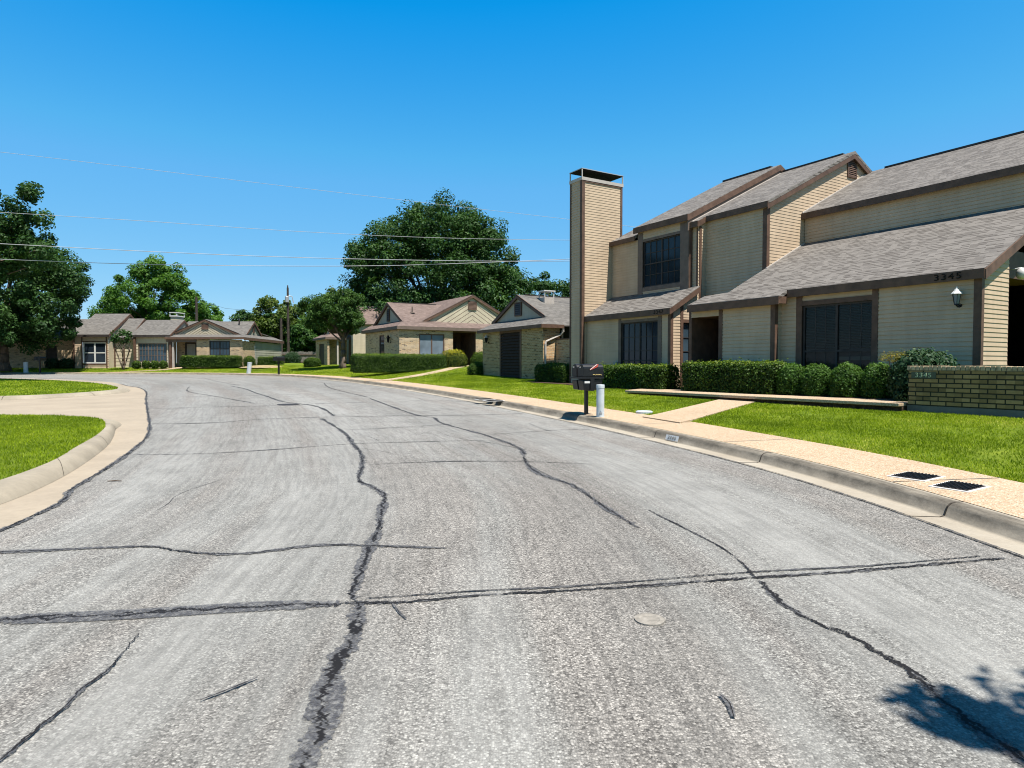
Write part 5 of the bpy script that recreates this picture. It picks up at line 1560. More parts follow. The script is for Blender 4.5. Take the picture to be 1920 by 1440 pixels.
def bush(name, label, base, rx, ry, h, n, leaf, mat, group=None, cat='shrub', ragged=0.085, top=0.0):
    root = empty(name, base, 0, label, cat, group)
    d = unit(n)
    ph = rng.uniform(0, 6, 3)
    lump = np.sin(d[:, 0]*5+ph[0])*np.sin(d[:, 1]*5+ph[1])*np.sin(d[:, 2]*5+ph[2])
    r = rng.uniform(0.55, 1.0, n)**0.4*(1 + ragged*lump) + rng.normal(0, ragged*0.4, n)
    sq = np.sqrt(d[:, 0]**2 + d[:, 1]**2)
    wide = np.where(d[:, 2] < 0, 1.0/np.maximum(sq, 0.72)*0.96, 1.0)      # sides run down to the ground
    p = d*np.array([rx, ry, h*0.56])*r[:, None]; p[:, :2] *= wide[:, None]; p[:, 2] += h*0.46
    p[:, 2] = np.maximum(p[:, 2], 0.0 + rng.uniform(0, 0.05, n))
    nrm = d*0.9 + unit(n)*0.75 + np.array([0, 0, 0.2]); nrm /= np.linalg.norm(nrm, axis=1)[:, None]
    tint = np.clip(0.35 + 0.33*rng.uniform(-1, 1, n) + 0.15*lump + (0.35 + top)*np.clip((d[:, 2]-0.3)/0.7, 0, 1), 0, 1)  # paler upward leaves paint in overhead light; top adds the bush's own yellow
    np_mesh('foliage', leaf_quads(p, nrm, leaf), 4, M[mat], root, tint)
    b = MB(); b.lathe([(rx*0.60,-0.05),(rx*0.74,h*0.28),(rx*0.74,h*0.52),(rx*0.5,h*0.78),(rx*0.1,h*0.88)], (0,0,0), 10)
    b.build('shade_core', M['leaf_core'], root)
    b = MB()
    for i in range(5):
        a = 2*math.pi*i/5; b.tube((0.04*math.cos(a),0.04*math.sin(a),-0.05),(rx*0.4*math.cos(a),ry*0.4*math.sin(a),h*0.3),0.018,0.01,5)
    b.build('stems', M['bark'], root)
    return root

RA = TH
def on_A(x, y, z): return (*AW(x, y), z)
# townhouse beds
hedge('hedge', 'long flat topped hedge under the blank tan wall beside the entry of the nearest townhouse', on_A(-6.15,-0.78,0.60), 3.45, 1.0, 0.92, 13000, 0.070, 'hedge', RA)
hedge('hedge', 'clipped hedge under the ground floor window of the two storey townhouse', on_A(-10.85,-0.50,0.62), 3.7, 1.0, 0.80, 12000, 0.075, 'hedge', RA)
hedge('hedge', 'dark hedge behind the mailboxes, left of the tower', on_A(-16.7,0.30,0.68), 2.4, 1.1, 0.80, 9000, 0.065, 'hedge', RA)
pos = [(-4.16, 0.43, 0.84, 'first round boxwood from the long flat hedge, touching it'), (-3.42, 0.41, 0.83, 'second round boxwood from the long flat hedge'), (-2.58, 0.42, 0.84, 'third round boxwood from the long flat hedge'), (-1.80, 0.39, 0.85, 'last round boxwood, next to the laurel and the brick garden wall')]
for x, r, h, lab in pos:
    bush('boxwood', lab, on_A(x,-0.80,0.68), r, r, h, 6500, 0.055, 'box', 'round boxwoods under the window')
# laurel and nandina by the brick wall
sh = bush('laurel', 'dark glossy laurel shrub showing above the brick garden wall', on_A(-0.72,-0.95,0.62), 0.72, 0.6, 1.22, 5200, 0.085, 'laurel', None, 'shrub', 0.10)
nd = empty('nandina', on_A(-1.25,-0.95,0.65), 0, 'yellow leaved nandina with reddish tips leaning over the last boxwood', 'shrub')
N = 620
a = rng.uniform(0, 2*math.pi, N); rr = rng.uniform(0, 1, N)**0.5
c = np.stack([np.cos(a)*rr*0.42 - 0.08, np.sin(a)*rr*0.35 - 0.1, 0.98 + 0.13*(1-rr) + rng.normal(0, 0.06, N)], 1)
nr = unit(N)*0.5 + np.array([0, 0, 0.9]); nr /= np.linalg.norm(nr, axis=1)[:, None]
np_mesh('foliage', leaf_quads(c, nr, 0.065, 0.35), 4, M['nandina'], nd, rng.uniform(0, 1, N))
b = MB()
for i in range(9):
    a = random.uniform(0, 6.28); b.tube((0.05*math.cos(a),0.05*math.sin(a),-0.05),(0.38*math.cos(a)-0.08,0.32*math.sin(a)-0.1,1.0),0.010,0.006,5)
b.build('stems', M['bark'], nd)

# house C / D / E / F / G / H plants
def at_frame(o, x, y, z):
    r = o.rotation_euler.z; return (o.location.x + math.cos(r)*x - math.sin(r)*y, o.location.y + math.sin(r)*x + math.cos(r)*y, z)
bush('bush', 'dark round bush at the left foot of the slatted door house', at_frame(HC,-6.95,-0.1,0.72), 0.62, 0.62, 0.95, 3500, 0.08, 'hedge', 'garden bushes')
hedge('hedge', 'long bright hedge below the chevron gable house', at_frame(HD,-0.3,-0.85,1.02), 6.3, 1.1, 1.10, 15000, 0.085, 'hedge', HD.rotation_euler.z)
bush('bush', 'yellow topped clipped bush beside the dark entry of the chevron gable house', at_frame(HD,3.55,-0.85,1.02), 0.98, 0.8, 1.52, 6000, 0.085, 'hedge_gold', 'garden bushes', top=0.35)
bush('bush', 'green bush right of the dark entry of the chevron gable house', at_frame(HD,5.75,-0.7,1.02), 0.72, 0.75, 1.40, 5000, 0.085, 'hedge', 'garden bushes')
hedge('hedge', 'hedge under the blue window of the house with the open porch', at_frame(HF,-2.35,-0.85,1.27), 5.1, 1.0, 0.95, 8000, 0.10, 'hedge', 0)
bush('bush', 'rounded bush at the brick corner of the open porch house', at_frame(HF,0.85,-0.6,1.27), 0.52, 0.5, 1.0, 2200, 0.10, 'hedge', 'garden bushes')
hedge('hedge', 'low hedge along the grey side wall at the end of the bend', at_frame(HF,1.35,3.0,1.32), 2.2, 0.9, 0.85, 4500, 0.10, 'hedge', math.radians(20))
bush('bush', 'loose bush in front of the weathered board fence', (-22.6, 66.5, 1.38), 0.85, 0.8, 1.45, 3000, 0.11, 'laurel', 'garden bushes')
bush('bush', 'squat clipped bush left of the small half hidden house', (-16.9, 54.6, 1.27), 0.72, 0.7, 0.85, 3000, 0.10, 'hedge', 'garden bushes')
for k, (x, lab) in enumerate(((-9.05,'leftmost of the four small round bushes under the three part window'), (-8.2,'second from left of the small round bushes under the three part window'), (-7.45,'third from left of the small round bushes under the three part window'), (-6.7,'rightmost of the four small round bushes beside the porch post'))):
    bush('bush', lab, at_frame(HG,x,-0.55,1.24), 0.36, 0.36, 0.62, 1100, 0.09, 'hedge', 'bushes under the three part window')
for x, lab in ((-16.6,'dark bush in shade under the big tree, farther from the white window'), (-15.4,'dark bush in shade under the big tree, nearer the white window')):
    bush('bush', lab, at_frame(HH,x,-0.2,1.22), 0.62, 0.55, 0.85, 1500, 0.10, 'laurel', 'bushes in the shade')
# bare soil and dead ground cover beside house F
b = MB(); b.lathe([(2.1,0.0),(1.7,0.10),(0.9,0.2),(0.1,0.24)], (-21.6, 56.4, 1.24), 18)
tag(b.build('mulch_mound', m_plain('dry_mulch', (0.27,0.21,0.11), 0.95, 0.1, 0.5, 9, bump=0.05)), 'low mound of dry brown mulch at the house corner by the grey side wall', 'mulch')

# ---- trees
tree('shade_tree', 'huge dark green shade tree rising behind the chevron gable house', 'tree', (-7.7, 64.0, 1.1), 5.0, 0.55,
     [(0,0,8.9,8.5,6.5,7.0),(0.8,-1,13.2,4.4,4.0,3.3),(-4.4,-1,11.0,3.7,3.5,3.2),(4.4,-1,11.4,3.6,3.5,3.2),(6.6,-1,6.8,3.2,4,3.4),(0,-2.5,5.0,8.0,4.5,4.0),(-5.6,-1.5,5.2,3.0,3,2.6)], 640, 150000, 1.05, 0.25, 'leaf_deep', 'trees around the houses', limbs=26)
tree('shade_tree', 'big dark spreading tree at the left edge over the shaded house', 'tree', (-41.7, 52.8, 1.0), 3.6, 0.5,
     [(0,0,6.4,6.6,5.5,4.2),(0.5,0,9.0,5.2,4.2,3.0),(4.6,0,8.2,2.4,2.4,1.9),(4.4,-0.5,5.2,3.0,3,2.8),(-1.5,-1,3.8,5.8,5,2.7),(2.4,-1,3.7,3.4,3,2.1),(-6,0,6.5,5,5,4.6)], 400, 90000, 0.80, 0.225, 'leaf_deep', 'trees around the houses', limbs=30, fill=0.5)
tree('shade_tree', 'airy tree reaching in high at the left edge, shading the far island lawn', 'tree', (-31.7, 33.6, 0.60), 4.4, 0.42,
     [(0,0,7.9,4.6,4.4,3.3),(4.2,0.2,8.5,2.7,2.2,1.8),(5.0,0,6.8,2.2,2.0,1.4),(7.0,0.3,7.9,1.4,1.4,0.9),(5.7,0.3,9.7,1.5,1.4,0.85),(7.2,0.4,6.4,1.4,1.3,0.7)], 200, 40000, 0.56, 0.18, 'leaf_deep', 'trees around the houses', limbs=46, fill=0.4)
tree('leafy_tree', 'bright green tree behind the capped chimney of the board house', 'tree', (-43.0, 77.0, 1.2), 5.0, 0.4,
     [(0,0,8.0,5.3,4.5,4.2),(-3.2,0,6.4,3.2,3,3.0),(3.6,0,6.6,3.0,3,3.0),(0.8,0,11.2,2.6,2.5,1.9)], 190, 42000, 0.85, 0.28, 'leaf_bright', 'trees around the houses', limbs=18)
tree('leafy_tree', 'small pale green tree beside the short pole behind the porch house', 'tree', (-40.3, 84.0, 1.2), 3.5, 0.25,
     [(0,0,5.6,3.0,2.6,2.7),(1.6,0,4.6,2.6,2.2,2.2)], 80, 9000, 0.7, 0.33, 'leaf_bright', 'trees around the houses', limbs=10)
tree('hazy_tree', 'low grey green tree on the skyline over the porch house roof', 'tree', (-39.5, 100.0, 1.2), 3.5, 0.3,
     [(0,0,6.2,4.2,3,2.6),(3.6,0,5.4,3.2,3,2.6)], 80, 9000, 0.8, 0.42, 'leaf_deep', 'trees around the houses', limbs=8)
tree('hazy_tree', 'small far tree showing right of the far gable roof', 'tree', (-32.5, 96.0, 1.2), 3.5, 0.3, [(0,0,5.4,2.2,2,2.0)], 40, 4000, 0.7, 0.42, 'leaf_olive', 'trees around the houses', limbs=6)
tree('olive_tree', 'tall olive green tree left of the dark utility pole', 'tree', (-29.8, 82.0, 1.2), 3.0, 0.3,
     [(0,0,5.6,2.7,2.6,4.0),(1.6,0,3.6,2.8,2.4,3.0),(-1.6,0,4.2,2.2,2.2,2.6)], 110, 14000, 0.75, 0.36, 'leaf_olive', 'trees around the houses', limbs=12)
tree('olive_tree', 'olive green tree right behind the utility pole', 'tree', (-25.3, 80.0, 1.2), 3.0, 0.3,
     [(0,0,4.6,2.6,2.6,3.6),(2.4,0,3.8,2.4,2.4,3.0)], 100, 13000, 0.75, 0.36, 'leaf_olive', 'trees around the houses', limbs=12)
tree('leafy_tree', 'rounded green tree filling the gap above the board fence', 'tree', (-21.8, 76.0, 1.2), 2.2, 0.25,
     [(0,0,3.6,2.6,2.4,2.6),(-2.4,0,3.0,2.2,2.2,2.4)], 90, 11000, 0.7, 0.33, 'leaf_mid', 'trees around the houses', limbs=10)
tree('thin_tree', 'sparse yellowish tree with bare twigs behind the street tree', 'tree', (-17.6, 70.0, 1.2), 4.2, 0.2,
     [(0,0,6.6,3.0,2.5,2.0),(-1.2,0,7.4,1.6,1.6,1.2),(1.6,0,5.8,2.0,2,1.6)], 44, 2600, 0.55, 0.26, 'leaf_yellow', 'trees around the houses', 'bark_grey', limbs=34)
tree('street_tree', 'small green street tree with a crooked trunk in front of the half hidden house', 'tree', (-13.35, 50.8, 1.10), 2.6, 0.26,
     [(-0.6,0,4.5,1.9,1.8,1.5),(-2.1,0,4.5,1.4,1.3,1.15),(0.3,0,4.7,1.4,1.5,1.6),(0.1,0,5.7,1.3,1.3,0.9),(0.8,0,3.7,0.85,0.9,0.9)], 150, 30000, 0.46, 0.145, 'leaf_street', 'trees around the houses', limbs=18, lean=(0.1, 0), fill=0.45)
tree('leafy_tree', 'dark tree line right of the huge tree, first beyond the brick house roof', 'tree', (4.0, 67.0, 1.0), 4.0, 0.3,
     [(0,0,6.6,3.8,3.2,3.3),(3.4,0,5.6,3.2,3,2.6)], 130, 26000, 0.8, 0.25, 'leaf_deep', 'trees around the houses', limbs=12)
tree('leafy_tree', 'green tree just left of the tower, over the capped roof', 'tree', (10.6, 80.0, 1.0), 4.0, 0.3,
     [(-2,0,6.6,4.0,3,3.0),(3,0,6.0,4,3,3)], 120, 22000, 0.85, 0.28, 'leaf_mid', 'trees around the houses', limbs=12)
tree('crape_myrtle', 'young many stemmed crape myrtle pruned to stubs before the pale board wall', 'tree', (-33.5, 55.6, 1.05), 1.9, 0.12,
     [(0,0,2.9,0.75,0.6,0.7)], 22, 1000, 0.28, 0.17, 'leaf_deep', 'trees around the houses', limbs=16, stems=4)
tree('shade_tree', 'tree standing out of view by the right verge whose crown shades the road corner', 'tree', (6.5, 0.4, 0.15), 3.0, 0.16,
     [(-1.2,0.05,5.0,1.7,1.4,1.3),(-2.65,0.50,4.8,0.95,0.55,0.7),(-2.3,-0.7,4.8,1.0,0.6,0.7)], 60, 14000, 0.40, 0.13, 'leaf_mid', 'trees around the houses', limbs=12)

# ---------------------------------------------------------------- grass
def in_poly(P, x, y):
    P = np.array(P); n = len(P); c = np.zeros(len(x), bool); j = n - 1
    for i in range(n):
        xi, yi = P[i]; xj, yj = P[j]
        m = ((yi > y) != (yj > y)) & (x < (xj-xi)*(y-yi)/(yj-yi+1e-12) + xi)
        c ^= m; j = i
    return c

def blades(name, x, y, z, w, h, seed_tint):
    n = len(x)
    a = rng.uniform(0, 2*math.pi, n); le = rng.uniform(0.1, 0.75, n)
    hh = h*rng.uniform(0.55, 1.25, n); ww = w*rng.uniform(0.7, 1.3, n)
    la = rng.uniform(0, 2*math.pi, n)
    c = np.stack([x, y, z - 0.008], 1)
    side = np.stack([np.cos(a), np.sin(a), np.zeros(n)], 1)*ww[:, None]*0.5
    tip = c + np.stack([np.cos(la)*le*hh, np.sin(la)*le*hh, hh*np.sqrt(1 - 0.55*le**2)], 1)
    v = np.empty((n, 3, 3)); v[:, 0] = c - side; v[:, 1] = c + side; v[:, 2] = tip
    return tag(np_mesh(name, v.reshape(-1, 3), 3, M['grass'], None, seed_tint), kind='stuff')

def field(x, y):
    return 0.22*np.sin(x*3.7 + 1.1*np.sin(y*2.9)) + 0.16*np.sin(y*5.3 + 2.0*np.sin(x*4.1)) + 0.5 + 0.25*np.sin(x*0.9 + 1.7*np.sin(y*0.55)) + 0.25*np.sin(y*1.3 + 0.8*np.sin(x*1.1 + 2))

def lawn_strip(s0, s1, q0, q1, n, w, h, name):
    s = rng.uniform(s0, s1, n); q = rng.uniform(q0, q1, n)
    i = np.clip(np.searchsorted(RC_S, s), 1, NI - 1)
    S = np.array(RC_S); P = np.array([(p.x, p.y) for p in RC]); Nn = np.array([(v.x, v.y) for v in RC_N])
    t = ((s - S[i-1])/(S[i] - S[i-1]))[:, None]
    nn = Nn[i-1]*(1-t) + Nn[i]*t
    p = P[i-1]*(1-t) + P[i]*t + nn*q[:, None]
    x, y = p[:, 0], p[:, 1]
    keep = np.ones(n, bool)
    for poly in NOGRASS: keep &= ~in_poly(poly, x, y)
    keep &= rng.uniform(0, 1, n) < np.clip(1.25 - 0.9*field(x*1.7 + 3, y*1.9), 0.25, 1)
    x, y, q = x[keep], y[keep], q[keep]
    z = SLOPE*np.clip(y, -40, 51.5) + 0.125 + (0.040 + 0.055*np.clip((y - 33)/11, 0, 1))*np.clip(q - SW, 0, 6) + 0.04*np.clip(q - SW - 6, 0, 6)
    tint = np.clip(0.34 + 0.42*rng.uniform(-1, 1, len(x)) + 0.62*(field(x, y) - 0.5) + 0.40*np.exp(-(q - SW)*2.0), 0, 1)
    return blades(name, x, y, z, w, h, tint)

NOGRASS = [
    [w0[0], w0[1], w1[1], w1[0]],
    [AW(-0.5,-2.38), AW(-0.5,2), AW(-8.25,2), AW(-8.25,-2.38)],
    [AW(-8.2,-2.4), AW(-8.2,2), AW(-10,2), AW(-9.9,-1.0), AW(-9.2,-2.4)],
    [AW(-9.3,-1.0), AW(-9.3,4), AW(-18,4), AW(-18,-0.6)],
    [AW(-0.5,-2.12), AW(5,-2.12), AW(5,3), AW(-0.5,3)],
    [at_frame(HC,-6.5,0,0)[:2], at_frame(HC,0,0,0)[:2], at_frame(HC,0,8,0)[:2], at_frame(HC,-6.5,8,0)[:2]],
    [at_frame(HD,0,0,0)[:2], at_frame(HD,9,0,0)[:2], at_frame(HD,9,9,0)[:2], at_frame(HD,0,9,0)[:2]],
    [at_frame(HE,0,0,0)[:2], at_frame(HE,7,0,0)[:2], at_frame(HE,7,6,0)[:2], at_frame(HE,0,6,0)[:2]],
    [(-50,56.9),(-23.7,56.9),(-23.7,66),(-50,66)],
]
i0 = near_i(4.0, 5.0); s_ref = RC_S[i0]
lawn_strip(s_ref - 1.0, s_ref + 7.5, SW - 0.01, 9.0, 190000, 0.013, 0.043, 'grass')
lawn_strip(s_ref + 7.5, s_ref + 16, SW - 0.01, 10.0, 140000, 0.017, 0.045, 'grass')
lawn_strip(s_ref + 16, s_ref + 32, SW + 0.02, 9.0, 110000, 0.022, 0.055, 'grass')
lawn_strip(s_ref + 32, s_ref + 90, SW + 0.02, 8.0, 110000, 0.045, 0.06, 'grass')
def poly_grass(poly, n, w, h, name, xmin):
    P = np.array(poly)
    lo, hi = np.maximum(P.min(0), [xmin, 4.0]), P.max(0)
    x = rng.uniform(lo[0], hi[0], n); y = rng.uniform(lo[1], hi[1], n)
    k = in_poly(poly, x, y); x, y = x[k], y[k]
    z = SLOPE*y + 0.125
    tint = np.clip(0.34 + 0.42*rng.uniform(-1, 1, len(x)) + 0.62*(field(x, y) - 0.5), 0, 1)
    return blades(name, x, y, z, w, h, tint)
poly_grass(isl1, 190000, 0.013, 0.045, 'grass', -14.5)
poly_grass(isl2, 120000, 0.030, 0.055, 'grass', -40)
# ---------------------------------------------------------------- street furniture
def right_pt(x, y, q):
    i = near_i(x, y); p = off_pt(i, q)
    return p, i
def along(i):
    d = (RC[min(i+1, NI-1)] - RC[i-1]).normalized(); return math.atan2(-RC_N[i].x * 0 + d.x * -1, d.y)

# mailbox stand: x local = away from the road, y local = along the road
def mailbox_body(b, x0, x1, yc, zb, w, h):
    n = 8
    prof = [(yc - w/2, zb), (yc + w/2, zb)]
    for k in range(n + 1):
        a = math.pi*k/n
        prof.append((yc + w/2*math.cos(a), zb + h - w/2*0.85 + w/2*0.85*math.sin(a)))
    A = [(x0, y, z) for y, z in prof]; B = [(x1, y, z) for y, z in prof]
    m = len(prof)
    for i in range(m):
        j = (i+1) % m; b.poly([A[j], A[i], B[i], B[j]])
    b.poly(A); b.poly(B[::-1])

p, i = right_pt(1.18, 14.85, 0.60)
zb = street_z(RC[i].y) + 0.131
yaw = math.atan2(RC_N[i].y, RC_N[i].x)
MS = empty('mailbox_stand', (p.x, p.y, zb), yaw, 'black stand of two mailboxes and paper boxes on one post at the pavement, near', 'mailbox', 'mailbox stands')
b = MB(); b.box(-0.038,0.038,-0.038,0.038,-0.05,0.86); b.build('post', M['black'], MS, bevel=0.006)
b = MB(); b.box(-0.28,0.30,-0.30,0.30,0.84,0.88); b.box(-0.05,0.05,-0.30,0.30,0.56,0.84) ; b.build('crossarm', M['black'], MS)
for yc in (-0.16, 0.16):
    b = MB(); mailbox_body(b, -0.22, 0.30, yc, 0.885, 0.24, 0.29)
    mbx = b.build('mailbox', M['black'], MS, bevel=0.006)
    b = MB(); b.box(-0.236,-0.221,yc-0.118,yc+0.118,0.89,1.09); b.build('door', M['black'], mbx)
    b = MB(); b.tube((-0.236,yc,1.10),(-0.262,yc,1.10),0.012); b.build('handle', M['metal'], mbx)
    fs = yc - 0.125 if yc < 0 else yc + 0.125
    b = MB()
    s_ = -1 if yc < 0 else 1
    b.poly([(-0.05,fs+0.004*s_,1.03),(0.14,fs+0.004*s_,1.11),(0.16,fs+0.004*s_,1.17),(0.10,fs+0.004*s_,1.165),(-0.06,fs+0.004*s_,1.055)])
    fo = b.build('flag', M['red'], mbx); sm = fo.modifiers.new('thick', 'SOLIDIFY'); sm.thickness = 0.006
    b = MB(); b.chain([(-0.06,fs+0.008*s_,1.045),(0.12,fs+0.008*s_,1.165)], [0.007]*2, 5); b.build('flag_arm', M['white'], mbx)
for yc in (-0.15, 0.15):
    b = MB()
    b.hexa([(-0.20,yc-0.12,0.58),(0.26,yc-0.12,0.58),(0.26,yc+0.12,0.58),(-0.20,yc+0.12,0.58),(-0.24,yc-0.12,0.80),(0.28,yc-0.12,0.83),(0.28,yc+0.12,0.83),(-0.24,yc+0.12,0.80)])
    pb = b.build('paper_box', M['black'], MS, bevel=0.008)
    if yc < 0:
        b = MB(); b.box(-0.19,0.05,yc-0.126,yc-0.121,0.735,0.785); b.box(0.0,0.05,yc-0.127,yc-0.1212,0.66,0.735); b.build('label', M['white'], pb)
b = MB()
for k in range(9):
    x = 0.02 + k*0.026; b.tube((x,-0.284,0.925+0.012*(k % 2)),(x+0.024,-0.284,0.94-0.010*(k % 3)),0.006,0.004,5)
b.build('gold_script', M['gold'], MS)

def simple_mailbox(label, x, y, z, yaw):
    o = empty('mailbox_stand', (x, y, z), yaw, label, 'mailbox', 'mailbox stands')
    b = MB(); b.box(-0.05,0.05,-0.05,0.05,-0.1,1.02); b.build('post', M['black'], o)
    b = MB(); mailbox_body(b, -0.30, 0.34, -0.15, 1.02, 0.24, 0.28); mailbox_body(b, -0.30, 0.34, 0.15, 1.02, 0.24, 0.28); b.build('mailbox', M['black'], o)
    b = MB(); b.box(-0.3,0.3,-0.30,0.30,0.98,1.018); b.build('crossarm', M['black'], o)
    return o
p, i = right_pt(-17.4, 46.9, 0.75)
simple_mailbox('black mailbox stand on the far pavement before the porch house', p.x, p.y, street_z(p.y)+0.13, math.atan2(RC_N[i].y, RC_N[i].x))
p, i = right_pt(-38.4, 52.0, 0.75)
simple_mailbox('dim black mailbox stand at the far left in the big tree shade', p.x, p.y, street_z(p.y)+0.13, math.atan2(RC_N[i].y, RC_N[i].x))

def pedestal(label, x, y, z, h, r, lean=0.0):
    o = empty('utility_pedestal', (x, y, z), 0, label, 'pedestal', 'utility pedestals')
    o.rotation_euler = (0, lean, 0)
    b = MB(); b.lathe([(r*1.02,-0.05),(r*1.02,0.10),(r,0.11),(r,h*0.90)], (0,0,0), 20); b.build('tube', M['bluewhite'], o)
    b = MB(); b.lathe([(r*1.07,h*0.90),(r*1.07,h*0.985),(r*0.98,h),(r*0.3,h+0.004)], (0,0,0), 20); cp = b.build('cap', M['bluewhite'], o)
    b = MB(); b.tube((0,-r*1.07,h*0.2),(0,-r*1.07,h*0.205),0.012); b.box(-0.03,0.03,-r-0.012,-r+0.01,0.09,0.12); b.build('latch', M['metal'], o)
    return o
q_, i = right_pt(1.50, 14.05, 0.62)
p = Vector((MS.location.x, MS.location.y)).lerp(q_, 0.55)
pedestal('pale blue grey utility tube beside the near mailboxes', p.x, p.y, street_z(RC[i].y)+0.13, 0.73, 0.088)
p, i = right_pt(-20.6, 48.8, 0.75)
pedestal('leaning pale utility tube on the far pavement', p.x, p.y, street_z(p.y)+0.13, 0.85, 0.16, 0.12)
p, i = right_pt(-39.8, 52.0, 0.75)
pedestal('pale utility tube at the far left edge under the big tree', p.x, p.y, street_z(p.y)+0.13, 0.85, 0.16)

# meter covers let into the pavement
def meter_cover(label, pts, group):
    c = sum((Vector(q) for q in pts), Vector((0, 0)))/4
    i = near_i(c.x, c.y); z = street_z(RC[i].y) + 0.137
    o = empty('meter_cover', (c.x, c.y, z), 0, label, 'meter cover', group)
    L = [Vector(q) - c for q in pts]
    def ring(k): return [(v.x*k, v.y*k) for v in L]
    sl = lambda x, y: SLOPE*y
    b = MB(); b.prism([(x,y,sl(x,y)+0.004) for x, y in ring(1.16)], (0,0,-0.01)); b.build('collar', M['white'], o)
    b = MB(); b.prism([(x,y,sl(x,y)+0.0085) for x, y in ring(0.98)], (0,0,-0.01)); b.build('plate', M['trim_dark'], o)
    b = MB()
    for s in range(1, 9):
        for d in (0, 1):
            t = s/9
            a = L[0].lerp(L[1], t) if d == 0 else L[1].lerp(L[2], t); e = L[3].lerp(L[2], t) if d == 0 else L[0].lerp(L[3], t)
            a = a*0.94; e = e*0.94
            b.tube((a.x,a.y,sl(a.x,a.y)+0.012),(e.x,e.y,sl(e.x,e.y)+0.012),0.007,n=4)
    b.build('grid', M['black'], o)
    return o
meter_cover('dark gridded meter cover in a pale collar on the near pavement, farther of the pair', [(4.30,7.30),(4.50,7.02),(4.86,7.26),(4.66,7.54)], 'meter covers')
meter_cover('dark gridded meter cover in a pale collar on the near pavement, nearer of the pair', [(4.40,6.72),(4.58,6.46),(4.96,6.70),(4.78,6.98)], 'meter covers')
meter_cover('small dark meter cover on the pavement below the slatted door house, left one', [(-1.15,20.2),(-1.0,19.85),(-0.55,20.05),(-0.7,20.4)], 'meter covers')
meter_cover('small dark meter cover on the pavement below the slatted door house, right one', [(-0.85,19.6),(-0.7,19.25),(-0.25,19.45),(-0.4,19.8)], 'meter covers')
b = MB(); b.lathe([(0.33,0.0),(0.33,0.011),(0.29,0.014),(0.05,0.014)], (-6.85,19.75,street_z(19.75)), 24)
mh = tag(b.build('manhole_cover', M['trim_dark']), 'round dark manhole cover far down in the road', 'manhole cover')
b = MB(); b.lathe([(0.20,0.0),(0.20,0.05),(0.17,0.065),(0.02,0.07)], (3.15,15.35,lawn_z(3.15,15.35)-0.01), 20)
tag(b.build('valve_cover', M['bluewhite']), 'pale round valve cover set in the lawn beside the front walk', 'valve cover')
# number painted on the kerb face
i = near_i(2.75, 11.2)
nrm_ = RC_N[i]; dirv = (RC[i+1]-RC[i-1]).normalized()
c = off_pt(i, 0.355); zc = street_z(RC[i].y) + 0.055
face = Vector((nrm_.x*0.33, nrm_.y*0.33, 0.94)).normalized()
x_ = Vector((-dirv.x, -dirv.y, 0))
KN = empty('curb_number', (0,0,0), 0, 'white block with faded house number painted on the kerb face', 'painted number')
b = MB()
P0 = Vector((c.x, c.y, zc)) - Vector((nrm_.x, nrm_.y, 0))*0.016
for k in range(1):
    a = P0 - x_*0.20; e = P0 + x_*0.20
    b.poly([a - face*0.045, e - face*0.045, e + face*0.048, a + face*0.048])
b.build('white_block', M['white'], KN)
text_mesh('digit', '3345', 0.085, 'footing', KN, P0 - Vector((nrm_.x, nrm_.y, 0))*0.006, x_, face, 0.004, 1.4)
# stick and leaf litter on the road
b = MB(); b.chain([(-4.80,7.62,street_z(7.6)+0.012),(-4.72,7.64,street_z(7.6)+0.014),(-4.64,7.63,street_z(7.6)+0.012)], [0.006,0.008,0.005], 6)
tag(b.build('stick', M['bark']), 'short brown stick lying on the road near the left gutter', 'stick')
b = MB(); b.lathe([(0.085,0.0),(0.085,0.008),(0.06,0.010),(0.05,0.006),(0.01,0.006)], (0.78,3.62,street_z(3.62)), 24)
tag(b.build('survey_marker', m_plain('rusty_concrete', (0.225,0.205,0.175), 0.9, 0.1, 0.35, 18, bump=0.01)), 'small faint round marker set flush in the near road, ringed with rust', 'road marker')
b = MB(); ribbon(b, [(0.915,2.62),(0.93,2.72),(0.915,2.80)], 0.030, 0.0125); tag(b.build('tar_seam', M['tar_full']), kind='structure')
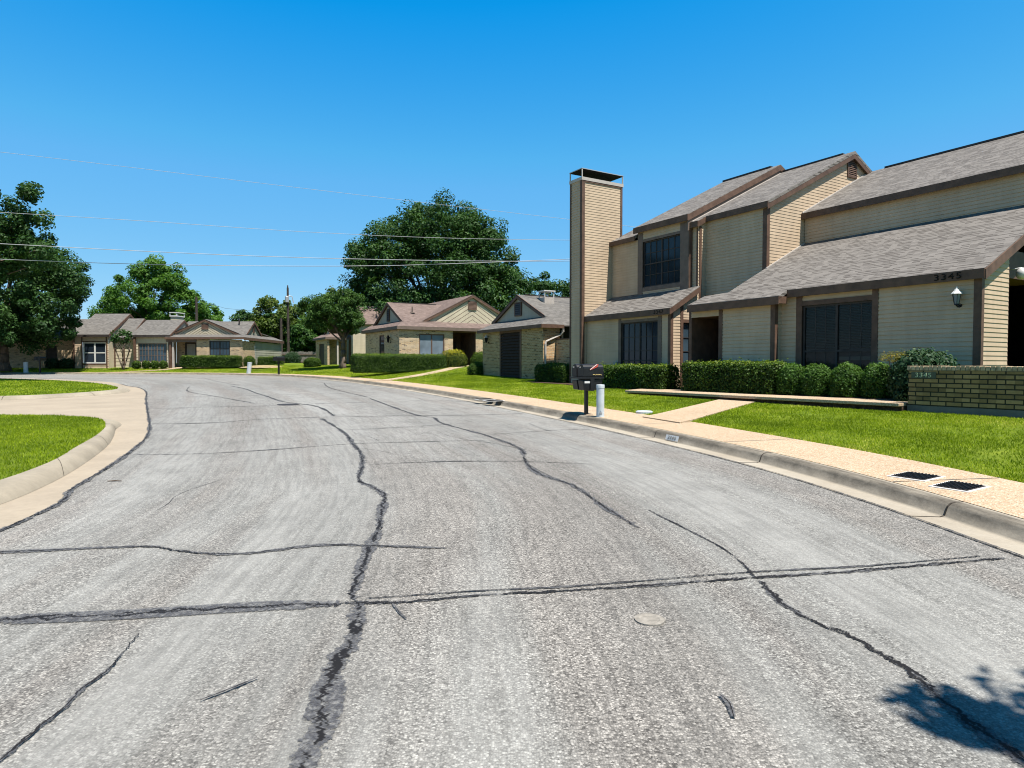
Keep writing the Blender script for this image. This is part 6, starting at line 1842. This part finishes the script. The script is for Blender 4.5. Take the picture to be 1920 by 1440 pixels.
# ---------------------------------------------------------------- poles and wires
def pole(label, x, y, h, r, arm=False):
    o = empty('utility_pole', (x, y, 0.9), 0, label, 'pole', 'utility poles')
    b = MB(); b.chain([(0,0,0),(0,0,h*0.5),(0,0,h)], [r*1.2, r, r*0.75], 10); b.build('pole', M['pole'], o)
    if arm:
        b = MB(); b.lathe([(0.16,-0.3),(0.22,-0.28),(0.22,0.35),(0.16,0.42)], (0.0,-0.25,h-1.4), 12); b.build('transformer', M['metal'], o)
        b = MB(); b.lathe([(0.05,0),(0.09,0.05),(0.05,0.12),(0.09,0.18),(0.04,0.3)], (0,0,h), 8); b.build('insulator', M['trim_dark'], o)
        b = MB(); b.chain([(0.1,0,h-0.9),(0.5,0,h-1.0),(0.65,0,h-1.7)], [0.05,0.04,0.07], 6); b.build('bracket', M['metal'], o)
    return o
pole('tall dark utility pole with transformer above the board fence', -25.62, 74.0, 9.4, 0.15, True)
pole('short dark utility pole left of the tall transformer pole', -26.06, 73.0, 5.85, 0.17)
pole('bare pole top standing over the porch house roof', -34.13, 70.0, 7.95, 0.17)

def wire(label, pts, r, mat='wire'):
    b = MB(); L = catmull([Vector(p) for p in pts], 2.0)
    b.chain([tuple(p) for p in L], [r]*len(L), 6)
    o = b.build('overhead_wire', M[mat])
    return tag(o, label, 'wire', 'overhead wires')
def pix(px, py, y): # point at depth y
    f = 1210.0; a = math.radians(1.704)
    u = (px-960)/f; v = -(py-720)/f
    dy = math.cos(a) + v*math.sin(a); dz = -math.sin(a) + v*math.cos(a)
    t = y/dy; return (u*t, y, 1.5 + dz*t)
wire('topmost pale overhead wire slanting down across the left sky', [pix(-160,268,30.4), pix(0,285,31.2), pix(280,318,32.8), pix(560,352,34.4), pix(900,392,36.8), pix(1300,438,39.2)], 0.0081)
wire('second pale overhead wire from the top, crossing the huge tree halfway up', [pix(-160,388,28.8), pix(0,398,29.6), pix(280,415,31.2), pix(560,434,32.8), pix(860,447,34.4), pix(1250,452,36.8)], 0.0099)
wire('upper one of the low pair of bright overhead wires', [pix(-160,450,28.0), pix(0,457,28.8), pix(290,472,30.4), pix(600,484,32.0), pix(970,490,33.6), pix(1250,486,35.2)], 0.0144)
wire('lowest bright overhead wire, rising toward the tower', [pix(-160,480,28.2), pix(0,486,29.0), pix(290,496,30.6), pix(640,499,32.2), pix(860,494,33.2), pix(1250,478,35.2)], 0.0135)
wire('slack thin wire between the bare pole top and the transformer pole', [(-34.13,70.0,8.5), (-31.5,71.2,7.7), (-28.6,72.6,7.5), (-25.62,74.0,8.3)], 0.012, 'pole')
